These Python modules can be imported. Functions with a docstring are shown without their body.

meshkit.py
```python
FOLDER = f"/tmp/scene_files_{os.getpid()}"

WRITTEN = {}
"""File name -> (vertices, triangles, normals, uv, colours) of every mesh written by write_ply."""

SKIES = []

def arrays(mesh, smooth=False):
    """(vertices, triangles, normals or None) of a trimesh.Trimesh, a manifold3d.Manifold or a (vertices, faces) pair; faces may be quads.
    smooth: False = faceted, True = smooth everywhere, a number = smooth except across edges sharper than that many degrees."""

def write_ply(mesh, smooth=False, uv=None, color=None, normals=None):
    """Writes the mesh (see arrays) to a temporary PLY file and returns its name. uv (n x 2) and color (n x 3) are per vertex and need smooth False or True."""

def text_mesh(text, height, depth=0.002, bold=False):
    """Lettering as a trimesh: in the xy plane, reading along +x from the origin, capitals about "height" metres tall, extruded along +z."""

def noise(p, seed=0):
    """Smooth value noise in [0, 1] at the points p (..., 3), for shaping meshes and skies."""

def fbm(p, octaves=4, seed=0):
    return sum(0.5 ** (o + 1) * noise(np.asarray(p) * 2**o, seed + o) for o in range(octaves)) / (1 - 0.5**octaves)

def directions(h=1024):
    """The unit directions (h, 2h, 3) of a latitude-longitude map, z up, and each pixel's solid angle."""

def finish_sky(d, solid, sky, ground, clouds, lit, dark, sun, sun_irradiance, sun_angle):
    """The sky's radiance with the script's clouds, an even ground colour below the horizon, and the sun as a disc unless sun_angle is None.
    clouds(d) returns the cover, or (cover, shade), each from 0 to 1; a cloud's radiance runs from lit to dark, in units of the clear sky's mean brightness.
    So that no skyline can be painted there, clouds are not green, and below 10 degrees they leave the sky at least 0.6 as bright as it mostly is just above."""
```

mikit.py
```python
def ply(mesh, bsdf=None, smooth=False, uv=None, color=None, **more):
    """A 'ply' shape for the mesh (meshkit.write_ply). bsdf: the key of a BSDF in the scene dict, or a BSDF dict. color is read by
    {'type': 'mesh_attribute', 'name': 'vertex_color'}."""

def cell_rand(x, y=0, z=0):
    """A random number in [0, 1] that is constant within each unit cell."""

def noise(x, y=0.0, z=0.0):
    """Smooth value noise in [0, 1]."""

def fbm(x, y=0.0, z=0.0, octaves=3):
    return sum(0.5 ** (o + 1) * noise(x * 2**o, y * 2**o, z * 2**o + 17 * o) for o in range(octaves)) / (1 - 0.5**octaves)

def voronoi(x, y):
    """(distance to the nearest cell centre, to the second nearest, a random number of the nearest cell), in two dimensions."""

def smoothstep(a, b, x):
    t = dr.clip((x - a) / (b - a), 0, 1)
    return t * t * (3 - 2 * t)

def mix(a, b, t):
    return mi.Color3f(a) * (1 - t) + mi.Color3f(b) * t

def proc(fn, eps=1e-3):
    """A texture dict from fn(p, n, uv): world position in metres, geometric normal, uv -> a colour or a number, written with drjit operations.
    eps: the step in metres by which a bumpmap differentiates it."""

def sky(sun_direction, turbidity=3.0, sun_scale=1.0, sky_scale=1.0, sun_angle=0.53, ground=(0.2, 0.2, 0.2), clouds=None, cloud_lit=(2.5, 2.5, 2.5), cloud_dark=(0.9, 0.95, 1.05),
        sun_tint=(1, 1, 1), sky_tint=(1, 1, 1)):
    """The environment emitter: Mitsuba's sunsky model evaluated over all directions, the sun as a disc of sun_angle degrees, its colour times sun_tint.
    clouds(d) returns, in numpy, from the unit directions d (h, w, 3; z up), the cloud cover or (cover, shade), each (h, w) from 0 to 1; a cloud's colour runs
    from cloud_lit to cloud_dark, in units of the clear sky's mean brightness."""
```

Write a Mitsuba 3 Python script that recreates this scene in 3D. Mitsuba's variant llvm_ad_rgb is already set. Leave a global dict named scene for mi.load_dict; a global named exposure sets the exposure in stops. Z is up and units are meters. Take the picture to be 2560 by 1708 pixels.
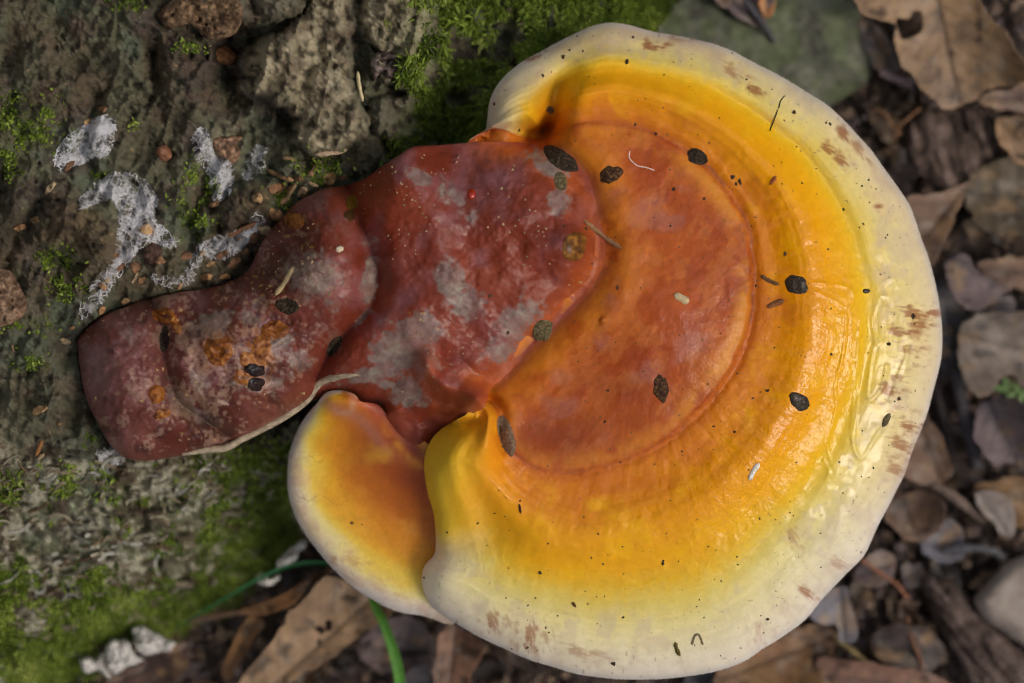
import math, random
import numpy as np, trimesh, shapely
import mitsuba as mi, drjit as dr
import mikit, meshkit
from shapely.geometry import Polygon, LineString
from scipy.spatial import cKDTree, Delaunay

# ------------------------------------------------------------------ camera, sky, exposure
# The cap's top lies 8 cm above the forest floor; the lens looks straight down from 60 cm above the cap.
# Plans below are drawn in tenths of a millimetre at cap level (u right, v down); heights z in the same unit, 0 at cap level.
CAP_Z, CAM_H, UNIT = 0.08, 0.60, 1e-4
T = mi.ScalarTransform4f
scene, labels = {'type': 'scene'}, {}
scene['camera'] = {'type': 'thinlens', 'fov': 2 * math.degrees(math.atan(0.128 / CAM_H)), 'fov_axis': 'x',
                   'aperture_radius': 0.008, 'focus_distance': CAM_H, 'near_clip': 0.02, 'far_clip': 200.0,
                   'to_world': T().look_at(origin=[0, 0, CAP_Z + CAM_H], target=[0, 0, 0], up=[0, 1, 0])}
scene['sky'] = mikit.sky((0.66, -0.16, 0.80), turbidity=3, sun_scale=0.17, sun_angle=20, clouds=lambda d: 1.0,
                         cloud_lit=(2.1, 2.15, 2.36), cloud_dark=(0.9, 0.95, 1.05), sun_tint=(0.93, 0.97, 1.06))
exposure = 2.74

rng = np.random.default_rng(7)
random.seed(7)


# ------------------------------------------------------------------ helpers
def lin(c):
    c = np.asarray(c, float) / 255.0
    return np.where(c < 0.04045, c / 12.92, ((c + 0.055) / 1.055) ** 2.4)


def sst(a, b, x):
    t = np.clip((np.asarray(x, float) - a) / (b - a), 0, 1)
    return t * t * (3 - 2 * t)


def fb(u, v, scale, octaves=4, seed=0, w=0.0):
    return meshkit.fbm(np.stack([np.asarray(u) / scale, np.asarray(v) / scale, np.zeros_like(u, dtype=float) + w + 0.37 * seed], -1), octaves, seed)


def nz(u, v, scale, seed=0):
    return meshkit.noise(np.stack([np.asarray(u) / scale, np.asarray(v) / scale, np.zeros_like(u, dtype=float) + 0.61 * seed], -1), seed)


def gauss(u, v, cu, cv, ru, rv=None, ang=0.0):
    rv = ru if rv is None else rv
    a = math.radians(ang)
    x, y = (u - cu) * math.cos(a) + (v - cv) * math.sin(a), -(u - cu) * math.sin(a) + (v - cv) * math.cos(a)
    return np.exp(-(x / ru) ** 2 - (y / rv) ** 2)


def lerp(a, b, t):
    t = np.asarray(t)[..., None]
    return a * (1 - t) + b * t


def mixc(col, c, t):
    return lerp(col, lin(c), np.clip(t, 0, 1))


def ramp(t, stops):
    xs = [s[0] for s in stops]
    cs = np.array([lin(s[1]) for s in stops])
    return np.stack([np.interp(t, xs, cs[:, k]) for k in range(3)], -1)


def place(u, v, z):
    """Plan coordinates and height to metres."""
    zw = CAP_Z + np.asarray(z, float) * UNIT
    s = (CAP_Z + CAM_H - zw) / CAM_H
    return np.stack([(np.asarray(u) - 1280) * UNIT * s, -(np.asarray(v) - 854) * UNIT * s, zw], -1)


def smooth_closed(pts, step=4.0):
    """Closed Catmull-Rom curve through the points, resampled evenly."""
    p = np.asarray(pts, float)
    a, b, c, d = np.roll(p, 1, 0), p, np.roll(p, -1, 0), np.roll(p, -2, 0)
    t = np.linspace(0, 1, 12, endpoint=False)[None, :, None]
    q = 0.5 * ((2 * b)[:, None] + (c - a)[:, None] * t + (2 * a - 5 * b + 4 * c - d)[:, None] * t ** 2 + (-a + 3 * b - 3 * c + d)[:, None] * t ** 3)
    return resample(np.vstack([q.reshape(-1, 2), q.reshape(-1, 2)[:1]]), step)[:-1]


def smooth_open(pts, step=4.0):
    p = np.asarray(pts, float)
    e = np.vstack([2 * p[0] - p[1], p, 2 * p[-1] - p[-2]])
    a, b, c, d = e[:-3], e[1:-2], e[2:-1], e[3:]
    t = np.linspace(0, 1, 12, endpoint=False)[None, :, None]
    q = 0.5 * ((2 * b)[:, None] + (c - a)[:, None] * t + (2 * a - 5 * b + 4 * c - d)[:, None] * t ** 2 + (-a + 3 * b - 3 * c + d)[:, None] * t ** 3)
    return resample(np.vstack([q.reshape(-1, p.shape[1]), p[-1:]]), step)


def resample(p, step):
    s = np.concatenate([[0], np.cumsum(np.linalg.norm(np.diff(p, axis=0), axis=1))])
    n = max(int(round(s[-1] / step)), 3)
    x = np.linspace(0, s[-1], n + 1)
    return np.stack([np.interp(x, s, p[:, k]) for k in range(p.shape[1])], -1)


class Curve:
    """Distance to a drawn curve; for a closed one also the inside."""
    def __init__(self, pts, closed=True):
        self.p = smooth_closed(pts, 1.5) if closed else smooth_open(pts, 1.5)
        self.tree = cKDTree(self.p)
        self.poly = Polygon(self.p).buffer(0) if closed else None
        if closed and self.poly.geom_type != 'Polygon':
            self.poly = max(self.poly.geoms, key=lambda g: g.area)

    def dist(self, u, v):
        return self.tree.query(np.stack([np.ravel(u), np.ravel(v)], -1))[0].reshape(np.shape(u))

    def near(self, u, v):
        d, i = self.tree.query(np.stack([np.ravel(u), np.ravel(v)], -1))
        return d, i / (len(self.p) - 1)

    def inside(self, u, v):
        return shapely.contains_xy(self.poly, np.ravel(u), np.ravel(v)).reshape(np.shape(u))

    def signed(self, u, v):
        return np.where(self.inside(u, v), 1, -1) * self.dist(u, v)


def sheet(curve, spacing, rings=(1.0, 2.5, 5, 9, 14), holes=()):
    """Points and triangles filling a drawn outline, denser along its edge. Returns points (n,2), faces, edge distance, number of edge points."""
    poly = curve.poly
    for h in holes:
        poly = poly.difference(h.poly)
    edge = [resample(np.asarray(r.coords), spacing)[:-1] for r in [poly.exterior, *poly.interiors]]
    pts = [np.vstack(edge)]
    n_edge = len(pts[0])
    last = 0
    for r in rings:
        g = poly.buffer(-r)
        for h in getattr(g, 'geoms', [g]):
            if h.is_empty or h.length < 4 * spacing:
                continue
            for ringc in [h.exterior, *h.interiors]:
                pts.append(resample(np.asarray(ringc.coords), spacing)[:-1])
        last = r
    x0, y0, x1, y1 = poly.bounds
    gx, gy = np.meshgrid(np.arange(x0, x1, spacing), np.arange(y0, y1, spacing * 0.87))
    gx = gx + np.where(np.arange(gx.shape[0]) % 2, spacing / 2, 0)[:, None]
    g = np.stack([gx.ravel(), gy.ravel()], -1) + np.random.default_rng(1).uniform(-0.12, 0.12, (gx.size, 2)) * spacing
    inner = poly.buffer(-(last + spacing * 0.6))
    if not inner.is_empty:
        pts.append(g[shapely.contains_xy(inner, g[:, 0], g[:, 1])])
    p = np.vstack(pts)
    f = Delaunay(p).simplices
    c = p[f].mean(1)
    f = f[shapely.contains_xy(poly, c[:, 0], c[:, 1])]
    a = p[f]
    area = (a[:, 1, 0] - a[:, 0, 0]) * (a[:, 2, 1] - a[:, 0, 1]) - (a[:, 1, 1] - a[:, 0, 1]) * (a[:, 2, 0] - a[:, 0, 0])
    f = np.where((area > 0)[:, None], f[:, ::-1], f)[np.abs(area) > 1e-6]       # v runs down: clockwise here faces up
    tree = cKDTree(np.vstack([resample(np.asarray(r.coords), 1.0) for r in [poly.exterior, *poly.interiors]]))
    d = tree.query(p)[0]
    d[:n_edge] = 0
    return p, f, d, n_edge


def body(p, f, top, bottom, n_edge):
    """A closed body from a sheet, its top and its bottom heights (equal along the edge)."""
    n = len(p)
    low = np.arange(n)
    low[n_edge:] = n + np.arange(n - n_edge)
    v = np.vstack([place(p[:, 0], p[:, 1], top), place(p[n_edge:, 0], p[n_edge:, 1], bottom[n_edge:])])
    return v, np.vstack([f, low[f][:, ::-1]])


def key_for(name):
    if name not in labels and not any(k == name or k.startswith(name + '__') for k in scene):
        return name
    i = 1
    while f'{name}_{i:03d}' in labels or any(k == f'{name}_{i:03d}' or k.startswith(f'{name}_{i:03d}__') for k in scene):
        i += 1
    return f'{name}_{i:03d}'


def thing(name, label=None, cat=None, group=None, kind=None):
    k = key_for(name)
    labels[k] = {a: b for a, b in (('label', label), ('category', cat), ('group', group), ('kind', kind)) if b}
    return k


def put(key, vf, mat, color, smooth=True):
    v, f = vf
    color = np.broadcast_to(np.asarray(color, float), (len(v), 3))
    scene[key] = mikit.ply(trimesh.Trimesh(v, f, process=False), mat, smooth=smooth, color=color)


def part(parent, name, vf, mat, color, smooth=True, label=None, kind=None):
    k = key_for(parent + '__' + name)
    put(k, vf, mat, color, smooth)
    if label or kind:
        labels[k] = {a: b for a, b in (('label', label), ('kind', kind)) if b}
    return k


def tube(pts, radii, sides=8, caps=True):
    """Tube along world points with tapering radii."""
    p = np.asarray(pts, float)
    t = np.gradient(p, axis=0)
    t /= np.linalg.norm(t, axis=1, keepdims=True) + 1e-12
    a = np.cross(t, [0.12, 0.31, 0.94])
    a /= np.linalg.norm(a, axis=1, keepdims=True) + 1e-12
    b = np.cross(t, a)
    ang = np.arange(sides) * 2 * np.pi / sides
    r = np.broadcast_to(np.asarray(radii, float), (len(p),))[:, None, None]
    v = p[:, None] + r * (np.cos(ang)[None, :, None] * a[:, None] + np.sin(ang)[None, :, None] * b[:, None])
    i, j = np.meshgrid(np.arange(len(p) - 1), np.arange(sides), indexing='ij')
    q = np.stack([i * sides + j, i * sides + (j + 1) % sides, (i + 1) * sides + (j + 1) % sides, (i + 1) * sides + j], -1).reshape(-1, 4)
    f = np.vstack([q[:, [0, 1, 2]], q[:, [0, 2, 3]]])
    v = v.reshape(-1, 3)
    if caps:
        n = len(v)
        v = np.vstack([v, p[:1], p[-1:]])
        k = np.arange(sides)
        f = np.vstack([f, np.stack([np.full(sides, n), (k + 1) % sides, k], -1), np.stack([np.full(sides, n + 1), n - sides + k, n - sides + (k + 1) % sides], -1)])
    return v, f


def join(parts):
    v, f, c, n = [], [], [], 0
    for (pv, pf), pc in parts:
        v.append(pv); f.append(pf + n); c.append(np.broadcast_to(np.asarray(pc, float), (len(pv), 3))); n += len(pv)
    return (np.vstack(v), np.vstack(f)), np.vstack(c)


def blob(cu, cv, ru, rv, ang, h, zbase, spacing=3.0, rough=.12, seed=0, under=.35, exp=.5):
    """A rounded lump on a surface: outline an uneven ellipse, domed top, flat-ish underside."""
    n = 22
    a = np.linspace(0, 2 * np.pi, n, endpoint=False)
    k = 1 + rough * 2 * (nz(np.cos(a) * 2.2 + cu * .7, np.sin(a) * 2.2 + cv * .3, 1.0, seed) - .5)
    x, y = ru * k * np.cos(a), rv * k * np.sin(a)
    r = math.radians(ang)
    c = Curve(np.stack([cu + x * math.cos(r) - y * math.sin(r), cv + x * math.sin(r) + y * math.cos(r)], -1))
    p, f, d, ne = sheet(c, spacing, rings=(spacing * .4, spacing))
    dm = min(ru, rv)
    prof = np.clip(d / dm, 0, 1)
    zb = zbase(p[:, 0], p[:, 1]) if callable(zbase) else np.full(len(p), float(zbase))
    top = zb + h * (1 - (1 - prof) ** 2) ** exp
    top = top + h * .3 * (fb(p[:, 0], p[:, 1], dm * .5, 3, seed) - .5) * sst(0, .4, prof)
    bot = np.where(d < 1e-6, top, zb - under * h - .5)
    return body(p, f, top, bot, ne), np.concatenate([np.arange(len(p)), np.arange(ne, len(p))]), p, d


def lump_color(p, base, dark, light, seed, scale=8):
    n = fb(p[:, 0], p[:, 1], scale, 4, seed)
    return ramp(n, [(.25, dark), (.5, base), (.78, light)])


def sliver(a, b, w, h, zfn, seed, bend=0.0, lift=3.0):
    """A splinter from a to b resting on a surface."""
    a, b = np.asarray(a, float), np.asarray(b, float)
    L = np.linalg.norm(b - a)
    n = max(int(L / 5), 5)
    t = np.linspace(0, 1, n)
    q = np.array([-(b - a)[1], (b - a)[0]]) / L
    c = a + (b - a) * t[:, None] + q * (bend * np.sin(t * np.pi))[:, None]
    z = zfn(c[:, 0], c[:, 1])
    z = np.interp(t, t, np.convolve(np.pad(z, 3, mode='edge'), np.ones(7) / 7, 'valid')) + lift
    prof = np.clip(np.minimum(t, 1 - t) * 7 + .25, 0, 1) * (.8 + .4 * nz(t * 9, t * 0, 1.0, seed))
    o = np.array([(-1, 0), (-.6, .8), (0, 1.05), (.55, .7), (1, 0), (.3, -.5), (-.4, -.5)])
    V = []
    for j in range(n):
        for s, k in o:
            xy = c[j] + q * s * w / 2 * prof[j]
            V.append((xy[0], xy[1], z[j] + k * h * prof[j]))
    V = np.array(V)
    m = len(o)
    i, j = np.meshgrid(np.arange(n - 1), np.arange(m), indexing='ij')
    qd = np.stack([i * m + j, i * m + (j + 1) % m, (i + 1) * m + (j + 1) % m, (i + 1) * m + j], -1).reshape(-1, 4)
    F = np.vstack([qd[:, [0, 1, 2]], qd[:, [0, 2, 3]], [[0, k + 1, k] for k in range(1, m - 1)], [[(n - 1) * m, (n - 1) * m + k, (n - 1) * m + k + 1] for k in range(1, m - 1)]])
    return place(V[:, 0], V[:, 1], V[:, 2]), F, V


ico = trimesh.creation.icosphere(subdivisions=1)


def grain(uu, vv_, r, zz, c, flat=.6):
    s = r * UNIT * rng.uniform(.6, 1.3, 3) * [1, 1, flat]
    a = rng.uniform(0, 6.28)
    v = ico.vertices * s * (1 + .25 * rng.standard_normal((len(ico.vertices), 1)))
    v = np.stack([v[:, 0] * math.cos(a) - v[:, 1] * math.sin(a), v[:, 0] * math.sin(a) + v[:, 1] * math.cos(a), v[:, 2]], -1)
    return (v + place(uu, vv_, zz), ico.faces), c


# ------------------------------------------------------------------ materials
VC = {'type': 'mesh_attribute', 'name': 'vertex_color'}


def wax_bump(p, n, uv):
    r = dr.sqrt(dr.square(p.x - 0.032) + dr.square(p.y + 0.0016))
    fade = 1.0 - 0.9 * mikit.smoothstep(0.050, 0.060, r) * mikit.smoothstep(-0.115, -0.02, p.x + p.y)
    return (mikit.fbm(p.x * 2300, p.y * 2300, p.z * 2300, 2) * 0.8 + mikit.noise(p.x * 800, p.y * 800, p.z * 800) * 0.7) * fade


def wax_rough(p, n, uv):
    wet = mikit.smoothstep(0.02, 0.075, p.x + 0.25 * (0.03 - p.y)) * mikit.smoothstep(-0.085, -0.045, p.y)
    wet = wet * mikit.smoothstep(0.029, 0.038, dr.sqrt(dr.square(p.x - 0.031) + dr.square(p.y + 0.0016)))
    return 0.48 - 0.25 * wet + 0.16 * (mikit.noise(p.x * 300, p.y * 300, 3.0) - 0.5)


def crust_bump(p, n, uv):
    return mikit.fbm(p.x * 1500, p.y * 1500, p.z * 1500, 3)


def crust_rough(p, n, uv):
    return 0.26 + 0.34 * mikit.fbm(p.x * 180, p.y * 180, p.z * 180, 3)


def grain_bump(p, n, uv):
    return mikit.fbm(p.x * 1400, p.y * 1400, p.z * 1400, 3)


scene['wax'] = {'type': 'twosided', 'b': {'type': 'bumpmap', 'scale': 0.00012, 't': mikit.proc(wax_bump, 1e-4),
                'b': {'type': 'principled', 'base_color': VC, 'roughness': mikit.proc(wax_rough), 'specular': 0.26, 'clearcoat': 0.2, 'clearcoat_gloss': 0.95}}}
scene['crust'] = {'type': 'twosided', 'b': {'type': 'bumpmap', 'scale': 0.00010, 't': mikit.proc(crust_bump, 1e-4),
                  'b': {'type': 'principled', 'base_color': VC, 'roughness': mikit.proc(crust_rough), 'specular': 0.42}}}
scene['bark'] = {'type': 'twosided', 'b': {'type': 'bumpmap', 'scale': 0.0005, 't': mikit.proc(grain_bump, 1.5e-4),
                 'b': {'type': 'principled', 'base_color': VC, 'roughness': 0.85, 'specular': 0.25}}}
scene['soil'] = {'type': 'twosided', 'b': {'type': 'principled', 'base_color': VC, 'roughness': 0.8, 'specular': 0.3}}
scene['leaf'] = {'type': 'twosided', 'b': {'type': 'principled', 'base_color': VC, 'roughness': 0.5, 'specular': 0.4}}
scene['moss_leaf'] = {'type': 'twosided', 'b': {'type': 'principled', 'base_color': VC, 'roughness': 0.6, 'specular': 0.3}}
scene['wet'] = {'type': 'twosided', 'b': {'type': 'principled', 'base_color': VC, 'roughness': 0.12, 'specular': 0.6, 'clearcoat': 0.6, 'clearcoat_gloss': 0.95}}

# ------------------------------------------------------------------ plans of the fungus
CAP = Curve([(1165, 362), (1185, 342), (1204, 330), (1215, 322), (1219, 285), (1225, 249), (1239, 219), (1260, 192), (1287, 168), (1317, 147), (1356, 127), (1395, 105), (1434, 86), (1470, 69),
             (1500, 60), (1530, 57), (1566, 61), (1599, 70), (1632, 79), (1668, 85), (1698, 90), (1740, 99), (1788, 111), (1830, 127), (1860, 143), (1896, 162), (1938, 183),
             (1980, 207), (2028, 237), (2070, 264), (2115, 306), (2148, 342), (2178, 375), (2207, 416), (2232, 450), (2253, 480), (2274, 513), (2289, 552), (2304, 597), (2319, 636),
             (2334, 690), (2346, 744), (2353, 795), (2356, 840), (2354, 888), (2346, 930), (2334, 975), (2319, 1032), (2301, 1080), (2280, 1131), (2262, 1185), (2244, 1221),
             (2220, 1269), (2196, 1313), (2172, 1367), (2154, 1397), (2112, 1439), (2055, 1499), (2013, 1550), (1956, 1592), (1905, 1624), (1860, 1654), (1800, 1676), (1740, 1688),
             (1650, 1698), (1560, 1699), (1500, 1694), (1440, 1685), (1380, 1667), (1320, 1649), (1260, 1622), (1200, 1594), (1155, 1568), (1122, 1547), (1095, 1529), (1074, 1508),
             (1059, 1478), (1054, 1448), (1059, 1421), (1068, 1406), (1083, 1391), (1089, 1373), (1089, 1337), (1086, 1298), (1080, 1268), (1071, 1240), (1063, 1200), (1060, 1164),
             (1063, 1134), (1071, 1113), (1086, 1089), (1110, 1068), (1140, 1050), (1166, 1036), (1176, 1012), (1160, 975), (1140, 930), (1105, 800), (1095, 600), (1115, 450)])
DISC = Curve([(1150, 380), (1167, 356), (1200, 333), (1230, 322), (1260, 325), (1299, 340), (1353, 344), (1395, 330), (1430, 314), (1480, 306), (1547, 309), (1610, 322), (1670, 350),
              (1730, 388), (1770, 420), (1800, 457), (1832, 497), (1860, 549), (1875, 612), (1881, 690), (1880, 765), (1869, 825), (1853, 875), (1830, 921), (1800, 959), (1770, 999),
              (1725, 1044), (1665, 1100), (1599, 1137), (1545, 1158), (1470, 1177), (1395, 1184), (1340, 1174), (1295, 1145), (1262, 1115), (1248, 1060), (1236, 1020), (1180, 960), (1130, 800), (1120, 550)])
STEM = Curve([(195, 850), (196, 890), (201, 930), (210, 978), (228, 1026), (249, 1065), (270, 1104), (297, 1134), (324, 1148), (360, 1153), (399, 1149), (450, 1140), (510, 1127),
              (558, 1116), (600, 1100), (645, 1079), (690, 1055), (726, 1034), (768, 1010), (800, 992), (850, 984), (900, 1008), (945, 1018), (966, 1046), (990, 1090), (1020, 1130), (1050, 1166),
              (1072, 1150), (1090, 1100), (1140, 1060), (1186, 1042), (1212, 1018), (1226, 975), (1254, 950), (1290, 915), (1332, 866), (1380, 824), (1434, 770), (1470, 732), (1500, 684), (1514, 630),
              (1511, 588), (1497, 546), (1488, 495), (1470, 447), (1446, 418), (1410, 384), (1362, 364), (1305, 356), (1215, 354), (1167, 357), (1110, 362), (1035, 367), (999, 387),
              (954, 417), (915, 444), (870, 462), (810, 471), (780, 486), (744, 504), (714, 533), (690, 561), (664, 592), (643, 630), (627, 666), (600, 692), (555, 711), (510, 722),
              (450, 730), (405, 738), (360, 747), (321, 765), (279, 780), (240, 798), (213, 822)])
LOBE_PTS = [(849, 975), (825, 978), (810, 986), (792, 1008), (771, 1032), (750, 1062), (735, 1095), (724, 1128), (719, 1164), (718, 1200), (721, 1240), (730, 1270), (744, 1305), (768, 1343), (795, 1379),
            (825, 1415), (855, 1445), (891, 1475), (930, 1499), (969, 1520), (1008, 1533), (1050, 1539), (1086, 1550), (1110, 1559), (1135, 1560)]
LOBE = Curve([(849, 975), (825, 978), (810, 986), (792, 1008), (771, 1032), (750, 1062), (735, 1095), (724, 1128), (719, 1164), (718, 1200), (721, 1240), (730, 1270), (744, 1305), (768, 1343), (795, 1379),
              (825, 1415), (855, 1445), (891, 1475), (930, 1499), (969, 1520), (1008, 1533), (1050, 1539), (1086, 1550), (1110, 1559), (1135, 1560), (1150, 1520), (1150, 1400), (1140, 1280), (1130, 1180), (1070, 1110), (1010, 1080),
              (980, 1050), (966, 1034), (945, 1012), (918, 1006), (900, 1002), (885, 985)])
FOLD = Curve([(1205, 1000), (1222, 1003), (1238, 1018), (1247, 1036), (1246, 1056), (1243, 1080), (1245, 1104), (1254, 1130), (1270, 1150)], False)
LOBE_TOP = Curve([(849, 976), (885, 986), (905, 1004), (945, 1012), (966, 1040), (975, 1070), (1000, 1105), (1060, 1150), (1130, 1175)], False)
WRINKLES = [Curve(c, False) for c in (
    [(2150, 850), (2146, 960), (2137, 1060), (2134, 1110), (2147, 1143), (2158, 1144), (2185, 1100), (2206, 1068), (2214, 1050)],
    [(2182, 870), (2172, 940), (2168, 985), (2176, 1002), (2195, 985), (2208, 960), (2216, 915)],
    [(2117, 790), (2108, 880), (2096, 935), (2088, 965), (2092, 1010), (2082, 1060), (2068, 1105), (2075, 1150)],
    [(2196, 720), (2216, 702), (2236, 700), (2243, 716)], [(2190, 860), (2180, 800), (2200, 745), (2215, 740)],
    [(2236, 980), (2246, 940), (2262, 900)], [(2225, 1000), (2262, 925), (2268, 870)], [(2150, 1150), (2138, 1130), (2128, 1080), (2134, 1000), (2142, 900), (2152, 800)],
    [(2012, 705), (2090, 712), (2124, 722), (2134, 745), (2118, 778), (2098, 790)], [(2020, 724), (2080, 748), (2105, 765)], [(2060, 1150), (2072, 1180), (2066, 1200)])]


def an_r(u, v):
    return np.arctan2(v - 870, u - 1600)


def z_cap(u, v, inner=False):
    do, di = CAP.dist(u, v), DISC.signed(u, v)
    if inner:                                        # the plain dome carried on under the stem
        do, di = np.maximum(do, 400), np.maximum(di, 100)
    t = np.clip(-di / np.maximum(do - di, 1e-6), 0, 1) * (di < 0)
    r = np.hypot(u - 1600, v - 870)
    z = 42 - 92 * (r / 800) ** 2 + 30 * gauss(u, v, 1620, 790, 170, 230, -20)
    dw = di + 16 * (fb(u, v, 62, 3, 15) - .5) + 7 * (fb(u, v, 16, 2, 16) - .5)
    an = np.degrees(np.arctan2(v - 800, u - 1500))
    step = .07 + .9 * np.exp(-((an - 5) / 58) ** 2) + .25 * np.exp(-((an - 70) / 40) ** 2)
    z = z + step * (14 * sst(-5, 12, dw) - 5 * np.exp(-((dw + 9) / 9) ** 2)) + 5 * sst(0, 60, di)
    ds_ = STEM.dist(u, v)
    z = z - 17 * np.exp(-(ds_ / 26) ** 2) + 9 * np.exp(-((ds_ - 66) / 36) ** 2) * (di > 0) * ~STEM.inside(u, v)
    z = z + 34 * np.exp(-((t - 0.34) / 0.2) ** 2) * (di < 0) - 11 * np.exp(-((t - 0.62) / 0.05) ** 2) * (di < 0) * sst(1600, 1900, u)
    # concentric waves of growth, uneven
    z = z + (di < 0) * sst(0, .12, t) * sst(0.95, .7, t) * (4 * np.sin(t * 19 + 3.2 * nz(u, v, 260, 3)) + 1.6 * (fb(an_r(u, v) * 40, t * 1100, 40, 3, 19) - .5) * 2)
    # soft relief
    z = z + 16 * (fb(u, v, 260, 3, 11) - .5) + 7 * (fb(u, v, 70, 3, 12) - .5) + 2.2 * (fb(u, v, 22, 2, 13) - .5) * sst(1.0, .5, t)
    z = z + sst(10, 60, di) * (14 * (fb(u, v, 130, 3, 14) - .5) + 5 * (fb(u * .8 + v * .5, v * .5 - u * .3, 34, 3, 17) - .5))
    z = z + (di < 0) * 5.5 * (fb(an_r(u, v) * 300, CAP.dist(u, v) * .35, 18, 3, 18) - .5) * sst(.75, .5, t)
    # upper left: the curled margin with a hollow behind it
    hol = LineStringDist(HOLLOW, u, v)
    z = z - 165 * np.exp(-(hol / 36) ** 2) * sst(110, 320, v) - 90 * gauss(u, v, 1362, 326, 24, 16, -30) + 28 * gauss(u, v, 1275, 235, 50, 75, 25) * (di < 0)
    # lower left: the margin folded over the side lobe
    z = z + 84 * gauss(u, v, 1125, 1150, 90, 160, 8) + 20 * gauss(u, v, 1110, 1440, 70, 60) - 26 * gauss(u, v, 1180, 1345, 110, 45, -10)
    dfold, kf = FOLD.near(u.ravel(), v.ravel())
    dfold, kf = dfold.reshape(u.shape), kf.reshape(u.shape)
    side = np.where(u < np.interp(v, [1000, 1018, 1036, 1056, 1080, 1104, 1130, 1150, 1180], [1215, 1238, 1247, 1246, 1243, 1245, 1254, 1270, 1300]), 1, -1) * dfold
    w = sst(1.0, 0.72, kf) * sst(975, 1000, v) * sst(1215, 1130, v)
    z = z + w * (34 * sst(-5, 9, side) * np.exp(-(np.maximum(side, 0) / 90) ** 2) - 16 * np.exp(-((side + 9) / 14) ** 2))
    z = z + (di < 0) * sst(.55, .8, t) * (1.1 * (fb(u, v, 26, 3, 28) - .5) + 1.4 * (fb(an_r(u, v) * 400, do, 9, 2, 29) - .5))
    # film wrinkles on the wet side
    for c in WRINKLES:
        z = z + 2.6 * np.exp(-(c.dist(u, v) / 5) ** 2) * (.3 + 1.1 * fb(u, v, 50, 2, 36))
    z = z + 2.0 * (fb(u * .95 + v * .28, (v - u * .3) * .1, 16, 2, 37) - .5) * gauss(u, v, 2230, 960, 80, 190, 10)
    # rounded margin
    R = 105 - 45 * gauss(u, v, 1235, 260, 80, 120) - 20 * sst(1500, 1690, v) - 20 * gauss(u, v, 1080, 1180, 70, 150)
    x = np.clip(1 - do / R, 0, 1)
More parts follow.
